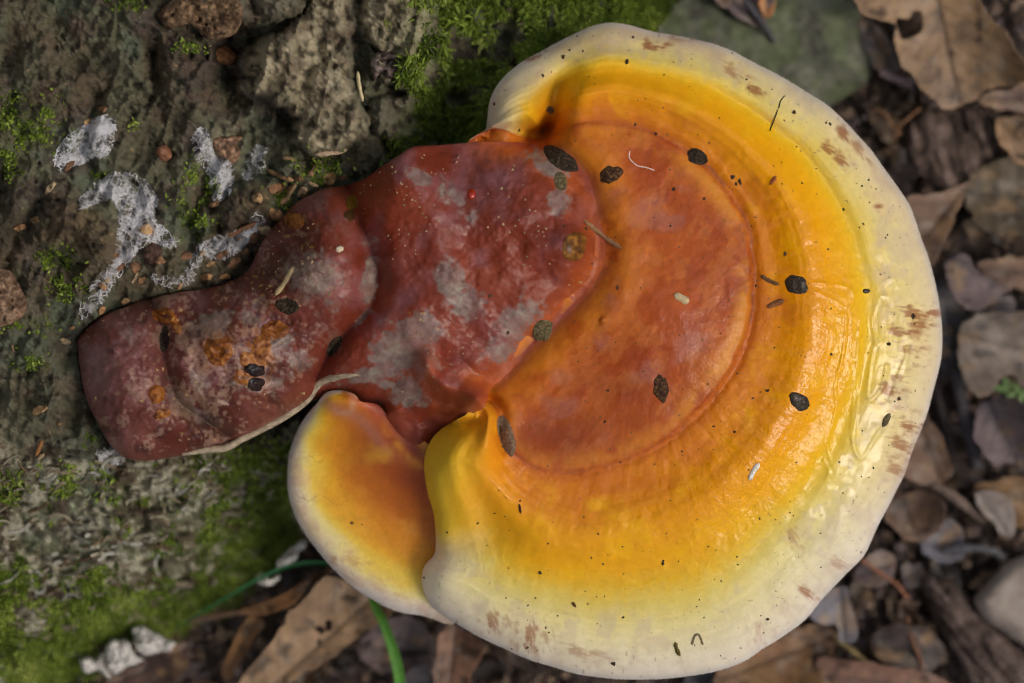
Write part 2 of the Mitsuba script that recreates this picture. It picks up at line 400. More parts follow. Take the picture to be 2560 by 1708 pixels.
    backed = sst(1190, 1215, u) + sst(1040, 1060, v)                     # the back, under the stem, is not rounded
    z = z - R * (1 - np.sqrt(np.maximum(1 - x ** 2, 0))) * np.clip(backed, 0, 1) * np.where((v < 345) & (u < 1222) & (di > 0), .3, 1)
    return z, do, di, t


def LineStringDist(curve, u, v):
    return curve.dist(u, v)


HOLLOW = Curve([(1425, 165), (1402, 205), (1386, 255), (1372, 300), (1358, 332), (1330, 338)], False)
CREASE = [Curve([(862, 455), (882, 510), (904, 570), (926, 620), (944, 690), (932, 760), (884, 815), (834, 870), (792, 940)], False),
          Curve([(366, 735), (388, 785), (409, 850), (412, 905), (426, 960), (450, 1008), (506, 1048), (560, 1085)], False),
          Curve([(1290, 915), (1250, 930), (1200, 935), (1150, 900), (1100, 890)], False)]


def z_stem(u, v):
    d = STEM.dist(u, v)
    on_cap = sst(960, 1120, u + 0.25 * (850 - v))
    zb = -165 + 193 * on_cap - 14 * sst(1150, 1000, u) * on_cap
    neck = sst(960, 1080, v) * sst(880, 930, u)
    zb = zb - 30 * neck
    R = 178 - 112 * on_cap - 40 * neck
    x = np.clip(1 - d / R, 0, 1)
    z = zb + (205 - 158 * on_cap - 60 * neck) * np.sqrt(1 - x ** 2)
    z = z + 66 * gauss(u, v, 295, 925, 95, 130) + 50 * gauss(u, v, 575, 890, 110, 100) + 100 * gauss(u, v, 815, 675, 110, 115) - 30 * gauss(u, v, 470, 800, 40, 40) - 25 * gauss(u, v, 700, 560, 60, 60)
    z = z + 88 * gauss(u, v, 1180, 540, 210, 150, 20) + 46 * gauss(u, v, 1060, 790, 100, 90) + 34 * gauss(u, v, 1310, 780, 60, 85, 35) + 34 * gauss(u, v, 1420, 600, 66, 80) - 22 * gauss(u, v, 1190, 780, 40, 120, 30)
    for c, (dep, wid) in zip(CREASE, ((74, 70), (64, 62), (20, 60))):
        dc_ = c.dist(u, v) + 7 * (fb(u, v, 30, 2, 27) - .5)
        z = z - dep * (1 - np.clip(dc_ / wid, 0, 1)) ** 2.2
    nm = np.clip(1.25 * gauss(u, v, 1030, 1095, 78, 80) + .8 * gauss(u, v, 985, 1050, 36, 36), 0, 1)
    z = z * (1 - nm) + nm * (-84 + 40 * np.sqrt(np.clip(d / 70, 0, 1)) - .25 * (v - 1080))
    # on the cap the knob rises out of the disc in a soft valley
    w_on = sst(1110, 1250, u + .25 * (850 - v))
    k_ = w_on > 0
    if k_.any():
        zc = np.zeros_like(z)
        zc[k_] = z_cap(u[k_], v[k_], True)[0]
        mid = zc + 1.0 + 64 * sst(0, 200, d) + 24 * sst(0, 90, d) + 30 * gauss(u, v, 1420, 600, 60, 76) + 24 * gauss(u, v, 1310, 780, 60, 85, 35) * sst(0, 60, d)
        mid = mid + sst(0, 60, d) * (30 * (fb(u, v, 150, 3, 21) - .5) + 9 * (fb(u, v, 64, 2, 22) - .5) + 2 * (fb(u, v, 22, 3, 23) - .5))
        z = z * (1 - w_on) + w_on * mid
    # the knotted strip above the fold
    z = z + 50 * np.exp(-(KNOT.dist(u, v) / 22) ** 2) + 66 * (fb(u, v, 44, 2, 40) - .4) * gauss(u, v, 1120, 1000, 110, 80) + 22 * gauss(u, v, 1070, 915, 24, 24)
    wr = fb((u + v) * .42, (v - u) * 1.0, 60, 3, 24)
    z = z + sst(0, 30, d) * (44 * (fb(u, v, 190, 3, 21) - .5) + 34 * (fb(u, v, 62, 3, 22) - .5) + 8 * (fb(u, v, 22, 3, 23) - .5) + 1.5 * (fb(u, v, 8, 2, 26) - .5) + 26 * (wr - .5) * gauss(u, v, 1190, 800, 190, 130, -35) + (26 * (fb(u, v, 42, 3, 25) - .5) + 8 * (fb(u, v, 13, 2, 43) - .5)) * sst(900, 700, u))
    z = z - 22 * gauss(u, v, 411, 846, 18, 42, 8) - 14 * gauss(u, v, 837, 864, 16, 36, 32)
    z = z + 84 * gauss(u, v, 1184, 1008, 40, 26, -25) * sst(0, 10, d)
    return z, d, on_cap, neck


KNOT = Curve([(1065, 900), (1085, 940), (1130, 975), (1180, 985), (1205, 1000)], False)


LOBE_RIM = Curve(LOBE_PTS, False)
LOBE_ZONE = Curve([(860, 968), (915, 990), (965, 1030), (1005, 1085), (1060, 1135), (1130, 1170), (1220, 1180)], False)


def z_lobe(u, v):
    d, dt = LOBE_RIM.dist(u, v), LOBE_ZONE.dist(u, v)
    z = -165 + 75 * np.exp(-(dt / 170) ** 2) + 26 * np.sin(dt / 46 + 0.8) * np.exp(-dt / 260) + 8 * (fb(u, v, 120, 3, 31) - .5) + 2 * (fb(u, v, 25, 2, 32) - .5)
    x = np.clip(1 - d / 44, 0, 1)
    z = z - 44 * (1 - np.sqrt(1 - x ** 2)) * 1.0
    z = z + 25 * gauss(u, v, 860, 1000, 70, 30, 15)
    return z, d, dt


def z_top(u, v):
    """Height of whatever part of the fungus is uppermost."""
    u, v = np.atleast_1d(np.asarray(u, float)), np.atleast_1d(np.asarray(v, float))
    zs = []
    for c, fn in ((CAP, z_cap), (STEM, z_stem), (LOBE, z_lobe)):
        zs.append(np.where(c.inside(u, v), fn(u, v)[0], -1e4))
    return np.max(zs, 0)


# ------------------------------------------------------------------ the tree base and the forest floor
def surrounding_wood():
    r = np.random.default_rng(91)
    n = 60000
    d = r.normal(0, 1, (n, 3))
    d[:, 2] = np.abs(d[:, 2])
    d /= np.linalg.norm(d, axis=1, keepdims=True)
    el = np.degrees(np.arcsin(d[:, 2]))
    gap = np.zeros(n)
    for az, e, wid in ((-10, 52, 24), (-52, 42, 10), (42, 58, 11), (95, 62, 9), (-100, 60, 9), (175, 66, 9), (10, 34, 9)):      # holes between the crowns
        a, b = math.radians(az), math.radians(e)
        c = np.array([math.cos(a) * math.cos(b), math.sin(a) * math.cos(b), math.sin(b)])
        gap = np.maximum(gap, np.exp(-(np.degrees(np.arccos(np.clip(d @ c, -1, 1))) / wid) ** 4))
    den = sst(.34, .56, meshkit.fbm(d * 5.0, 3, 92)) * .6 + .4
    keep = (r.random(n) < .30 * den * (1 - gap)) & (el > 1)
    d = d[keep]
    p = d * r.uniform(5.0, 9.0, len(d))[:, None]
    m = len(p)
    a = r.normal(0, 1, (m, 3)); a /= np.linalg.norm(a, axis=1, keepdims=True)
    b = np.cross(a, r.normal(0, 1, (m, 3))); b /= np.linalg.norm(b, axis=1, keepdims=True)
    L = r.uniform(.16, .34, (m, 1))
    V = np.stack([p - a * L, p + b * L * .5 + [0, 0, .02], p + a * L, p - b * L * .5 + [0, 0, .02]], 1).reshape(-1, 3)
    k = np.arange(m)[:, None] * 4
    F = np.vstack([k + [0, 1, 2], k + [0, 2, 3]])
    parts = [((V, F), np.repeat(ramp(r.random(m), [(0, (54, 56, 48)), (1, (98, 100, 90))]), 4, 0))]
    for i in range(14):
        az = i * 2 * math.pi / 14 + r.uniform(-.15, .15)
        R_ = r.uniform(3.2, 8)
        h = np.linspace(-.1, r.uniform(6, 8), 9)
        P = np.stack([R_ * math.cos(az) + .05 * np.sin(h + i), R_ * math.sin(az) + .05 * np.cos(h * 1.3 + i), h], -1)
        parts.append((tube(P, np.linspace(.17, .07, 9) * r.uniform(.7, 1.2), 10), lin((84, 74, 62))))
    vf, c = join(parts)
    put(thing('surrounding_wood', 'dark leafy wood standing around the clearing, outside the picture', 'wood', kind='stuff'), vf, 'soil', c, smooth=False)


surrounding_wood()
FOOT = Curve([(-900, 2300), (-200, 1960), (100, 1740), (290, 1650), (450, 1585), (640, 1450), (760, 1330), (900, 1200), (1120, 900), (1390, 520), (1540, 310), (1690, 90), (1760, -60), (1850, -400), (1900, -1000)], False)
FOOT_POLY = Polygon([(-6000, 2300), *FOOT.p.tolist(), (1900, -6000), (-6000, -6000)]).buffer(0)


def foot(u, v):
    return np.where(shapely.contains_xy(FOOT_POLY, np.ravel(u), np.ravel(v)).reshape(np.shape(u)), 1, -1) * FOOT.dist(u, v)


def z_bark(u, v, fine=True):
    s = foot(u, v)
    z = -800 + np.interp(s, [-300, -60, 0, 40, 120, 240, 380, 560, 800, 1200, 2000], [-220, -90, 0, 130, 280, 430, 560, 680, 770, 880, 1000])
    amp = sst(-20, 120, s)
    up_ = sst(1120, 1020, v)
    rg = 1 - np.abs(2 * fb((u * .94 + v * .34) * 1.9, (v * .94 - u * .34) * .62, 150, 4, 127) - 1)
    z = z + amp * up_ * 130 * (rg - .72)
    z = z + amp * (150 * (fb(u, v, 330, 3, 101) - .5) + 150 * (fb(u, v, 120, 4, 102) - .5))
    rid = 1 - np.abs(2 * fb(u + 30 * nz(u, v, 60, 104), v * .8, 150, 4, 103) - 1)
    z = z - amp * 60 * sst(.84, 1.0, rid) * sst(.4, .65, fb(u, v, 260, 2, 126))
    flank = sst(1060, 1180, v)
    fl = fb(u / 2.6, v + 16 * nz(u, v, 70, 105), 30, 3, 106)
    z = z + amp * flank * 70 * (np.abs(fl * 2 - 1) - .25) + amp * (1 - flank) * 52 * (fb(u, v, 34, 3, 107) - .5)
    if fine:
        z = z + amp * (26 * (fb(u, v, 14, 3, 108) - .5) + 11 * (nz(u, v, 6.5, 109) - .5) - 18 * sst(.62, .76, fb(u, v, 24, 3, 110)))
    # hollows seen in the bark
    for cu, cv, ru, rv, a, dep in ((395, 200, 26, 110, -8, 70), (575, 130, 30, 80, 10, 90), (1110, 240, 45, 90, 30, 110), (1085, 330, 50, 40, 0, 70), (120, 640, 60, 40, 20, 50), (110, 540, 40, 60, 0, 30), (40, 690, 50, 30, 0, 60), (160, 880, 60, 90, 0, 60), (1250, 130, 50, 50, 0, 40), (560, 230, 40, 90, 0, 50), (690, 300, 30, 60, 20, 60)):
        z = z - dep * gauss(u, v, cu, cv, ru, rv, a)
    z = z - 60 * gauss(u, v, 1190, 220, 90, 200, 20)
    z = z + bark_lumps(u, v)[0] * sst(-10, -60, STEM.signed(u, v))
    st = STEM.signed(u, v)
    z = np.where(st > 0, np.minimum(z, -185 - 2.2 * np.minimum(st, 80)), z - 70 * np.exp(np.minimum(st, 0) / 40))
    ins = CAP.signed(u, v)
    z = np.where(ins > -150, np.minimum(z, -260 - sst(-150, 0, ins) * 80), z)
    lo = LOBE.signed(u, v)
    return np.where(lo > -60, np.minimum(z, -330 - sst(-60, 0, lo) * 60), z)


BARK_LUMPS = [(Curve(pts), h, w, k) for pts, h, w, k in (
    ([(600, 200), (604, 140), (640, 92), (700, 60), (760, 20), (800, -80), (880, -100), (900, 40), (884, 110), (886, 170), (905, 250), (926, 312), (906, 346), (862, 374), (802, 388), (760, 374), (722, 350), (735, 312), (702, 262), (652, 238), (612, 230)], 150, 34, 2),
    ([(886, 40), (940, -100), (1062, -100), (1104, 70), (1092, 150), (1062, 214), (1006, 228), (950, 196), (912, 130)], 110, 40, 2),
    ([(916, 262), (958, 236), (1026, 240), (1036, 270), (1010, 306), (976, 352), (946, 336), (924, 300)], 80, 26, 1),
    ([(480, -100), (760, -100), (770, 10), (720, 60), (640, 76), (560, 60), (480, 10)], 90, 40, 1),
    ([(84, 566), (104, 520), (156, 494), (226, 502), (270, 530), (300, 584), (288, 640), (230, 668), (150, 644), (98, 612)], 100, 70, 3),
    ([(556, 510), (576, 464), (620, 440), (676, 446), (694, 480), (680, 536), (624, 562), (572, 548)], 76, 50, 3),
    ([(690, 420), (742, 402), (800, 410), (812, 440), (770, 462), (720, 470)], 40, 24, 1),
    ([(150, 20), (240, -60), (350, -40), (380, 120), (370, 260), (300, 280), (230, 200), (160, 120)], 56, 90, 0),
    ([(-60, 130), (90, 90), (180, 150), (190, 230), (90, 250), (-60, 230)], 44, 90, 0),
    ([(424, 190), (500, 150), (570, 230), (560, 330), (470, 350), (410, 290)], 44, 80, 0),
    ([(60, 870), (140, 840), (186, 900), (190, 1000), (130, 1040), (60, 1000)], 50, 80, 0),
    ([(330, 470), (420, 430), (480, 470), (470, 600), (420, 620), (390, 540)], 34, 60, 0))]


def lump_warp(u, v):
    return 60 * (fb(u, v, 75, 4, 117) - .5) + 22 * (fb(u, v, 20, 3, 118) - .5)


def bark_lumps(u, v):
    z, kind = np.zeros_like(u), [np.zeros_like(u) for _ in range(4)]
    w_ = lump_warp(u, v)
    for c, h, w, k in BARK_LUMPS:
        x0, y0, x1, y1 = c.poly.bounds
        m = (u > x0 - 30) & (u < x1 + 30) & (v > y0 - 30) & (v < y1 + 30)
        if not m.any():
            continue
        sd = c.signed(u[m], v[m]) + w_[m]
        t = np.clip(sd / (w + (80 * sst(280, 60, v[m]) if k == 2 else 0)), 0, 1)
        a = h * (np.sqrt(1 - (1 - t) ** 2) if k else sst(0, 1, t)) - (16 if k else 8) * np.exp(-((sd + 9) / 10) ** 2)
        if k == 2:
            a = a + sst(0, 20, sd) * (64 * (fb(u[m] * 2.0, v[m] * .8, 95, 3, 119) - .5) + 30 * (fb(u[m], v[m], 34, 3, 120) - .5) - 26 * gauss(u[m], v[m], 762, 200, 16, 120, 4))
        z[m] = np.where(np.abs(a) > np.abs(z[m]), a, z[m])
        kind[k][m] = np.maximum(kind[k][m], sst(-6, 36, sd))
    return z, kind


MOSS_SPOTS = ((40, 300, 60, 50), (110, 270, 40, 26), (20, 390, 40, 40), (70, 345, 50, 30), (480, 450, 16, 34), (485, 530, 40, 50), (520, 470, 20, 24), (170, 705, 40, 34), (140, 650, 40, 26), (70, 812, 50, 18), (335, 310, 10, 12), (240, 440, 20, 10), (480, 120, 30, 14), (330, 10, 40, 16),
              (70, 905, 30, 20), (250, 1095, 40, 16), (700, 500, 30, 20), (800, 440, 60, 40))


def moss_amount(u, v):
    m = np.zeros_like(u)
    for a, b, c, d in MOSS_SPOTS:
        m = np.maximum(m, gauss(u, v, a, b, c, d) * .9)
    up = sst(0, 130, u - (1255 - .42 * v)) * (v < 520)
    up = np.maximum(up, .82 * sst(960, 1080, u) * sst(190, 60, v))
    up = np.maximum(up, .62 * sst(940, 1040, u) * (v < 520))
    up = up * sst(1830, 1700, u + .6 * v)
    low = sst(1120, 1230, v + .12 * (u - 300)) * (.34 + .2 * sst(1420, 1560, v) + .26 * sst(560, 720, u))
    return np.clip(np.maximum(m, np.maximum(up, low)), 0, 1)


MYC = [[(140, 395), (190, 330), (270, 295), (282, 340), (260, 385), (180, 408), (155, 424)],
       [(200, 505), (262, 450), (310, 435), (360, 458), (388, 500), (382, 545), (420, 590), (446, 606), (404, 614), (370, 600), (345, 618), (318, 650), (288, 662), (300, 590), (298, 520), (270, 492), (212, 512)],
       [(300, 650), (330, 632), (300, 680), (262, 735), (226, 782), (204, 790), (214, 752), (246, 700)],
       [(482, 364), (500, 326), (520, 340), (530, 372), (560, 400), (576, 432), (570, 480), (542, 500), (532, 470), (522, 424), (494, 398)],
       [(640, 368), (662, 380), (646, 430), (612, 444), (622, 400)],
       [(384, 690), (430, 702), (466, 688), (486, 640), (504, 616), (498, 650), (478, 700), (434, 712), (394, 704)],
       [(512, 612), (560, 590), (620, 572), (640, 535), (654, 556), (606, 612), (562, 642), (522, 640)],
       [(245, 1130), (290, 1128), (302, 1150), (270, 1165), (272, 1200), (262, 1160)]]
MYC_C = [Curve(m) for m in MYC]


def bark_color(u, v, s):
    n1, n2, n3, n4 = fb(u, v, 190, 4, 111), fb(u, v, 55, 4, 112), fb(u, v, 15, 3, 113), nz(u, v, 5, 114)
    col = ramp(np.clip(1.6 * n1 - .3 + .5 * (n2 - .5), 0, 1), [(0, (62, 54, 44)), (.35, (92, 88, 70)), (.65, (100, 100, 80)), (1, (128, 124, 104))])
    col = mixc(col, (92, 104, 88), .6 * sst(.5, .66, fb(u, v, 110, 4, 128)))
    col = mixc(col, (84, 70, 66), .6 * sst(.52, .64, fb(u, v, 70, 4, 129)))
    _, kind = bark_lumps(u, v)
    lg = ramp(.4 * n2 + .6 * n3, [(.34, (92, 84, 66)), (.5, (142, 132, 108)), (.64, (172, 162, 136))])
    col = lerp(col, lg, .9 * kind[2])
    col = mixc(col, (104, 98, 84), .8 * kind[1] * sst(.3, .5, n3))
    col = lerp(col, ramp(.5 * n2 + .5 * n3, [(.34, (54, 44, 34)), (.5, (86, 72, 54)), (.66, (116, 102, 76))]), .85 * kind[3])
    col = mixc(col, (40, 34, 30), .55 * sst(.6, .74, fb(u, v, 11, 2, 109)))
    col = mixc(col, (96, 80, 66), .55 * sst(.5, .65, fb(u, v, 80, 4, 115)))
    col = mixc(col, (76, 60, 46), .5 * gauss(u, v, 350, 1000, 400, 120) + .5 * gauss(u, v, 560, 640, 120, 90, -30) + .5 * gauss(u, v, 300, 700, 120, 60))
    col = mixc(col, (70, 90, 36), .5 * moss_amount(u, v) * sst(.3, .6, n2))
    flank = sst(1080, 1180, v)
    ff = fb(u / 2.6, v + 16 * nz(u, v, 70, 105), 30, 3, 106)
    col = mixc(col, (164, 160, 142), .7 * flank * sst(.54, .64, .55 * ff + .45 * n3 + .06))
    col = mixc(col, (56, 42, 34), .6 * flank * sst(.42, .34, ff))
    col = mixc(col, (62, 60, 60), .7 * sst(1090, 1180, u - .1 * v) * sst(.45, .6, n2))
    col = mixc(col, (176, 140, 100), .65 * sst(.80, .86, n4 * .6 + n3 * .4 + .07))
    col = mixc(col, (34, 30, 26), .6 * sst(.44, .3, n3))
    for c in MYC_C:
        sd = c.signed(u, v)
        col = mixc(col, (184, 184, 188), .5 * sst(-10, 8, sd) * sst(.50, .57, .4 * n3 + .6 * fb(u, v, 11, 3, 116)))
    return np.clip(col * ((.6 + .85 * n4) * (1 + .18 * flank))[..., None], 0, 1)


def axis(a, b, fine, far, grow=1.35):
    x = list(np.arange(a, b, fine))
    lo, hi, st = [a], [x[-1]], fine
    while hi[-1] < far:
        st *= grow
        hi.append(hi[-1] + st)
        lo.append(lo[-1] - st)
    return np.array(lo[:0:-1] + x + hi[1:])


def grid(us, vs, zfn, keep=None):
    U, V = np.meshgrid(us, vs)
    u, v = U.ravel(), V.ravel()
    z = zfn(u, v)
    i, j = np.meshgrid(np.arange(len(vs) - 1), np.arange(len(us) - 1), indexing='ij')
    a = (i * len(us) + j).ravel()
    b, c, d = a + 1, a + len(us) + 1, a + len(us)
    f = np.vstack([np.stack([a, d, c], -1), np.stack([a, c, b], -1)])
    if keep is not None:
        k = keep(u, v)
        f = f[k[f].any(1)]
        used = np.unique(f)
        m = np.full(len(u), -1)
        m[used] = np.arange(len(used))
        u, v, z, f = u[used], v[used], z[used], m[f]
    return u, v, z, f


def z_floor(u, v):
    return -830 + 60 * (fb(u, v, 260, 3, 121) - .5) + 46 * (fb(u, v, 70, 4, 122) - .5) + 16 * (fb(u, v, 18, 3, 123) - .5)


us, vs = axis(-100, 2760, 7, 4e5, 1.5), axis(-150, 1860, 7, 4e5, 1.5)
u, v, z, f = grid(us, vs, z_floor)
n1, n2 = fb(u, v, 120, 4, 124), fb(u, v, 20, 3, 125)
col = ramp(np.clip(1.5 * n1 - .25 + .8 * (n2 - .5), 0, 1), [(0, (34, 28, 25)), (.4, (60, 50, 45)), (.7, (84, 72, 67)), (1, (112, 99, 94))])
key = thing('forest_floor', 'dark brown crumbly forest soil under the leaf litter', kind='structure')
s = (CAP_Z + CAM_H - (CAP_Z + z * UNIT)) / CAM_H
put(key, (place(u, v, z), f), 'soil', col)

tree = thing('tree_trunk', 'mossy rough grey-brown tree base that the bracket fungus grows from', 'tree')
us, vs = axis(-120, 1800, 3.6, 12000, 1.3), axis(-120, 1760, 3.6, 6000, 1.3)
u, v, z, f = grid(us, vs, z_bark, lambda a, b: (foot(a, b) > -55) & (a > -3500) & (b > -3000) & ~((CAP.signed(a, b) > 60) & (a > 1300)))
part(tree, 'bark', (place(u, v, z), f), 'bark', bark_color(u, v, None))
# the stem of the tree, rising left of the picture
aa, hh = np.meshgrid(np.linspace(0, 2 * np.pi, 181), np.concatenate([np.linspace(-.05, .5, 60), np.linspace(.55, 4, 60)]))
rad = .33 + .05 * np.exp(-np.maximum(hh, 0) / .15) + .02 * np.sin(aa * 5 + .6) + .03 * (meshkit.fbm(np.stack([np.cos(aa) * 4, np.sin(aa) * 4, hh * 1.2], -1), 4, 131) - .5) + .012 * (meshkit.fbm(np.stack([np.cos(aa) * 22, np.sin(aa) * 22, hh * 9], -1), 3, 132) - .5)
V = np.stack([-.60 + rad * np.cos(aa), .10 + rad * np.sin(aa), hh], -1).reshape(-1, 3)
i, j = np.meshgrid(np.arange(aa.shape[0] - 1), np.arange(180), indexing='ij')
q = np.stack([i * 181 + j, i * 181 + j + 1, (i + 1) * 181 + j + 1, (i + 1) * 181 + j], -1).reshape(-1, 4)
n = meshkit.fbm(V * 30, 4, 133)
part(tree, 'trunk', (V, np.vstack([q[:, [0, 1, 2]], q[:, [0, 2, 3]]])), 'bark', ramp(n, [(.25, (58, 50, 40)), (.5, (88, 80, 64)), (.8, (126, 116, 96))]))


def lump(name, pts, h, c3, seed, lab=None, rough=1.0, R=40, lift=0, spacing=3.4, mossy=0, parent=None, mat='bark', zf=None):
    c = Curve(pts)
    p, f, d, ne = sheet(c, spacing, rings=(1.2, 3, 6, 10))
    u, v = p[:, 0], p[:, 1]
    zf = zf or (lambda a, b: z_bark(a, b, False))
    zb = zf(u, v)
    cz = np.median(zb)
    zb = .25 * zb + .75 * cz + lift
    x = np.clip(1 - d / R, 0, 1)
    z = zb + h * np.sqrt(1 - x ** 2) - h * .2
    z = z + rough * sst(0, 12, d) * (60 * (fb(u, v, 95, 4, seed) - .5) + 30 * (fb(u, v, 30, 3, seed + 1) - .5) + 20 * (fb(u, v, 12, 3, seed + 2) - .5) - 26 * sst(.6, .74, fb(u, v, 26, 3, seed + 3)) - 12 * sst(.62, .78, fb(u, v, 10, 2, seed + 8)))
    bot = np.where(d < 1e-6, z, zb - 60 - .6 * h)
    n = .45 * fb(u, v, 40, 4, seed + 4) + .55 * fb(u, v, 9, 3, seed + 5)
    col = ramp(n, [(.34, c3[1]), (.5, c3[0]), (.64, c3[2])]) * (.55 + .9 * nz(u, v, 4.5, seed + 6))[:, None]
    col = mixc(col, (36, 32, 28), .6 * sst(.6, .74, fb(u, v, 10, 2, seed + 8)))
    if mossy:
        col = mixc(col, (78, 96, 38), mossy * sst(.45, .6, fb(u, v, 40, 4, seed + 7)))
    vf = body(p, f, z, bot, ne)
    col = np.vstack([col, col[ne:]])
    if parent:
        part(parent, name, vf, mat, col, label=lab)
    return vf, col


GREY = ((124, 114, 92), (78, 70, 56), (158, 148, 124))
DGREY = ((92, 88, 76), (60, 56, 48), (122, 118, 104))
BRN = ((98, 76, 58), (56, 42, 32), (136, 108, 84))
DBR = ((74, 60, 46), (46, 38, 30), (106, 90, 70))
for i, (nm, pts, h, c3, lab, R, rough) in enumerate((
        ('bark_flake', [(-50, 690), (14, 672), (44, 704), (68, 756), (52, 800), (18, 814), (-50, 816)], 60, ((126, 100, 80), (86, 66, 52), (158, 134, 110)), 'tan brown bark piece at the left', 26, .6),
        ('bark_flake', [(928, 150), (958, 124), (990, 132), (1004, 150), (1030, 168), (1048, 188), (1006, 182), (980, 196), (950, 186), (934, 204)], 44, ((98, 84, 78), (50, 40, 38), (150, 136, 128)), 'curled dark bark flake', 14, .9),
        ('bark_flake', [(392, 36), (450, -10), (540, -40), (606, 10), (590, 82), (522, 98), (474, 62), (424, 72)], 76, ((110, 88, 66), (62, 46, 34), (146, 120, 92)), 'frayed brown bark flake at the top', 20, 1.3),
        ('bark_flake', [(528, 132), (560, 114), (594, 142), (574, 162), (540, 156)], 34, ((132, 86, 56), (88, 54, 36), (160, 116, 80)), None, 12, .4),
        ('bark_flake', [(530, 346), (566, 340), (604, 342), (594, 362), (602, 384), (580, 410), (548, 392), (534, 372)], 26, ((134, 104, 82), (92, 70, 56), (168, 138, 112)), None, 10, .3),
        ('bark_gall', [(388, 384), (396, 366), (412, 362), (428, 376), (430, 394), (416, 404), (398, 400)], 36, ((128, 84, 62), (96, 60, 44), (150, 108, 84)), 'round brown gall on the bark', 18, .1),
        ('bark_flake', [(360, 620), (384, 606), (404, 622), (398, 656), (372, 664), (358, 642)], 26, ((84, 62, 54), (58, 42, 36), (110, 86, 76)), None, 14, .2))):
    lump(nm, pts, h, c3, 140 + 9 * i, lab, rough, R, parent=tree)


# wood crumbs, splinters and flakes caught between bark and stem
def chip(cu, cv, L, W, a, h, zf, seed, c, name, lab, cat, grp, mat='bark', parent=None):
    vf, idx, pp, d = blob(cu, cv, L / 2, W / 2, a, h, zf, max(2.2, W / 5), .34, seed, exp=.35)
    col = lump_color(pp, c, tuple(.6 * np.array(c)), tuple(np.minimum(1.25 * np.array(c), 255)), seed + 1, 7)[idx]
    if parent:
        part(parent, name, vf, mat, col, smooth=False)
    else:
        put(thing(name, lab, cat, grp), vf, mat, col, smooth=False)


zb0 = lambda a, b: z_bark(a, b, False)
r2 = np.random.default_rng(21)
spots = [(560, 690), (530, 655), (588, 655), (555, 640), (505, 630), (520, 690), (455, 715), (395, 650), (345, 668), (340, 690), (250, 775), (312, 750), (620, 625), (640, 600), (660, 575), (690, 540), (650, 500), (735, 470), (745, 445), (760, 480), (765, 500), (715, 500), (700, 470), (680, 610), (600, 600), (575, 580), (820, 450), (860, 450), (905, 428), (165, 850), (182, 826),
         (372, 572), (350, 700), (300, 670), (270, 700), (255, 720), (215, 300), (250, 280), (170, 420), (130, 470), (55, 570), (90, 545), (535, 505), (470, 640), (100, 1140), (150, 1060), (95, 1020), (290, 640)]
for i, (cu, cv) in enumerate(spots):
    L = r2.uniform(14, 40)
    c = [(164, 126, 88), (178, 146, 106), (142, 108, 80), (126, 94, 72), (176, 154, 122)][i % 5]
    tn = ('golden tan', 'pale tan', 'brown', 'dark brown', 'cream')[i % 5]
    wh = 'on the upper left bark' if cv < 350 else 'on the bark left of the red stem' if cu < 200 else 'near the arched mould web' if cu < 420 else 'in the crevice along the upper stem edge'
    chip(cu + r2.uniform(-6, 6), cv + r2.uniform(-6, 6), L, L * r2.uniform(.35, .8), r2.uniform(-60, 30), r2.uniform(8, 16), zb0, 330 + i, c, 'wood_crumb', f'{tn} wood crumb {wh}', 'crumb', f'{tn} wood crumbs {wh}')
for i, (a, b, w, c) in enumerate((((668, 424), (735, 452), 12, (160, 128, 92)), ((740, 460), (716, 505), 9, (170, 146, 112)), ((706, 395), (738, 402), 12, (168, 138, 108)), ((788, 386), (868, 374), 14, (176, 154, 128)), ((570, 590), (640, 556), 12, (150, 108, 80)), ((772, 440), (800, 402), 14, (168, 132, 104)), ((770, 455), (796, 466), 8, (186, 158, 124)),
                                  ((28, 860), (34, 882), 7, (140, 112, 84)), ((90, 1140), (105, 1100), 10, (160, 112, 70)))):
    V, F, raw = sliver(a, b, w, 7, zb0, 390 + i, r2.uniform(-3, 3), 10)
    k = thing('bark_splinter', ('longest tan splinter in the crevice above the red stem', 'thin pale splinter dropping towards the red stem', 'short tan splinter under the big bark lump', 'pale ragged splinter along the lower edge of the big bark lump', 'brown splinter beside the upper left edge of the red stem', 'tan splinter right below the big bark lump', 'tiny pale splinter touching the red stem', 'short tan splinter on the bark at the left edge', 'orange brown splinter left of the stem end')[i], 'splinter')
    put(k, (V, F), 'bark', lin(c) * (.7 + .5 * nz(raw[:, 0], raw[:, 1], 5, 395 + i))[:, None], smooth=False)
zl = lambda a, b: np.maximum(z_bark(a, b, False), 20.0)
V, F, raw = sliver((894, 178), (907, 254), 10, 6, lambda a, b: np.full(len(a), 70.0), 399, 2, 6)
put(thing('bark_splinter', 'long cream splinter standing on the big pale bark lump', 'splinter'), (V, F), 'bark', lin((206, 190, 146)) * (.8 + .3 * nz(raw[:, 0], raw[:, 1], 6, 1))[:, None], smooth=False)

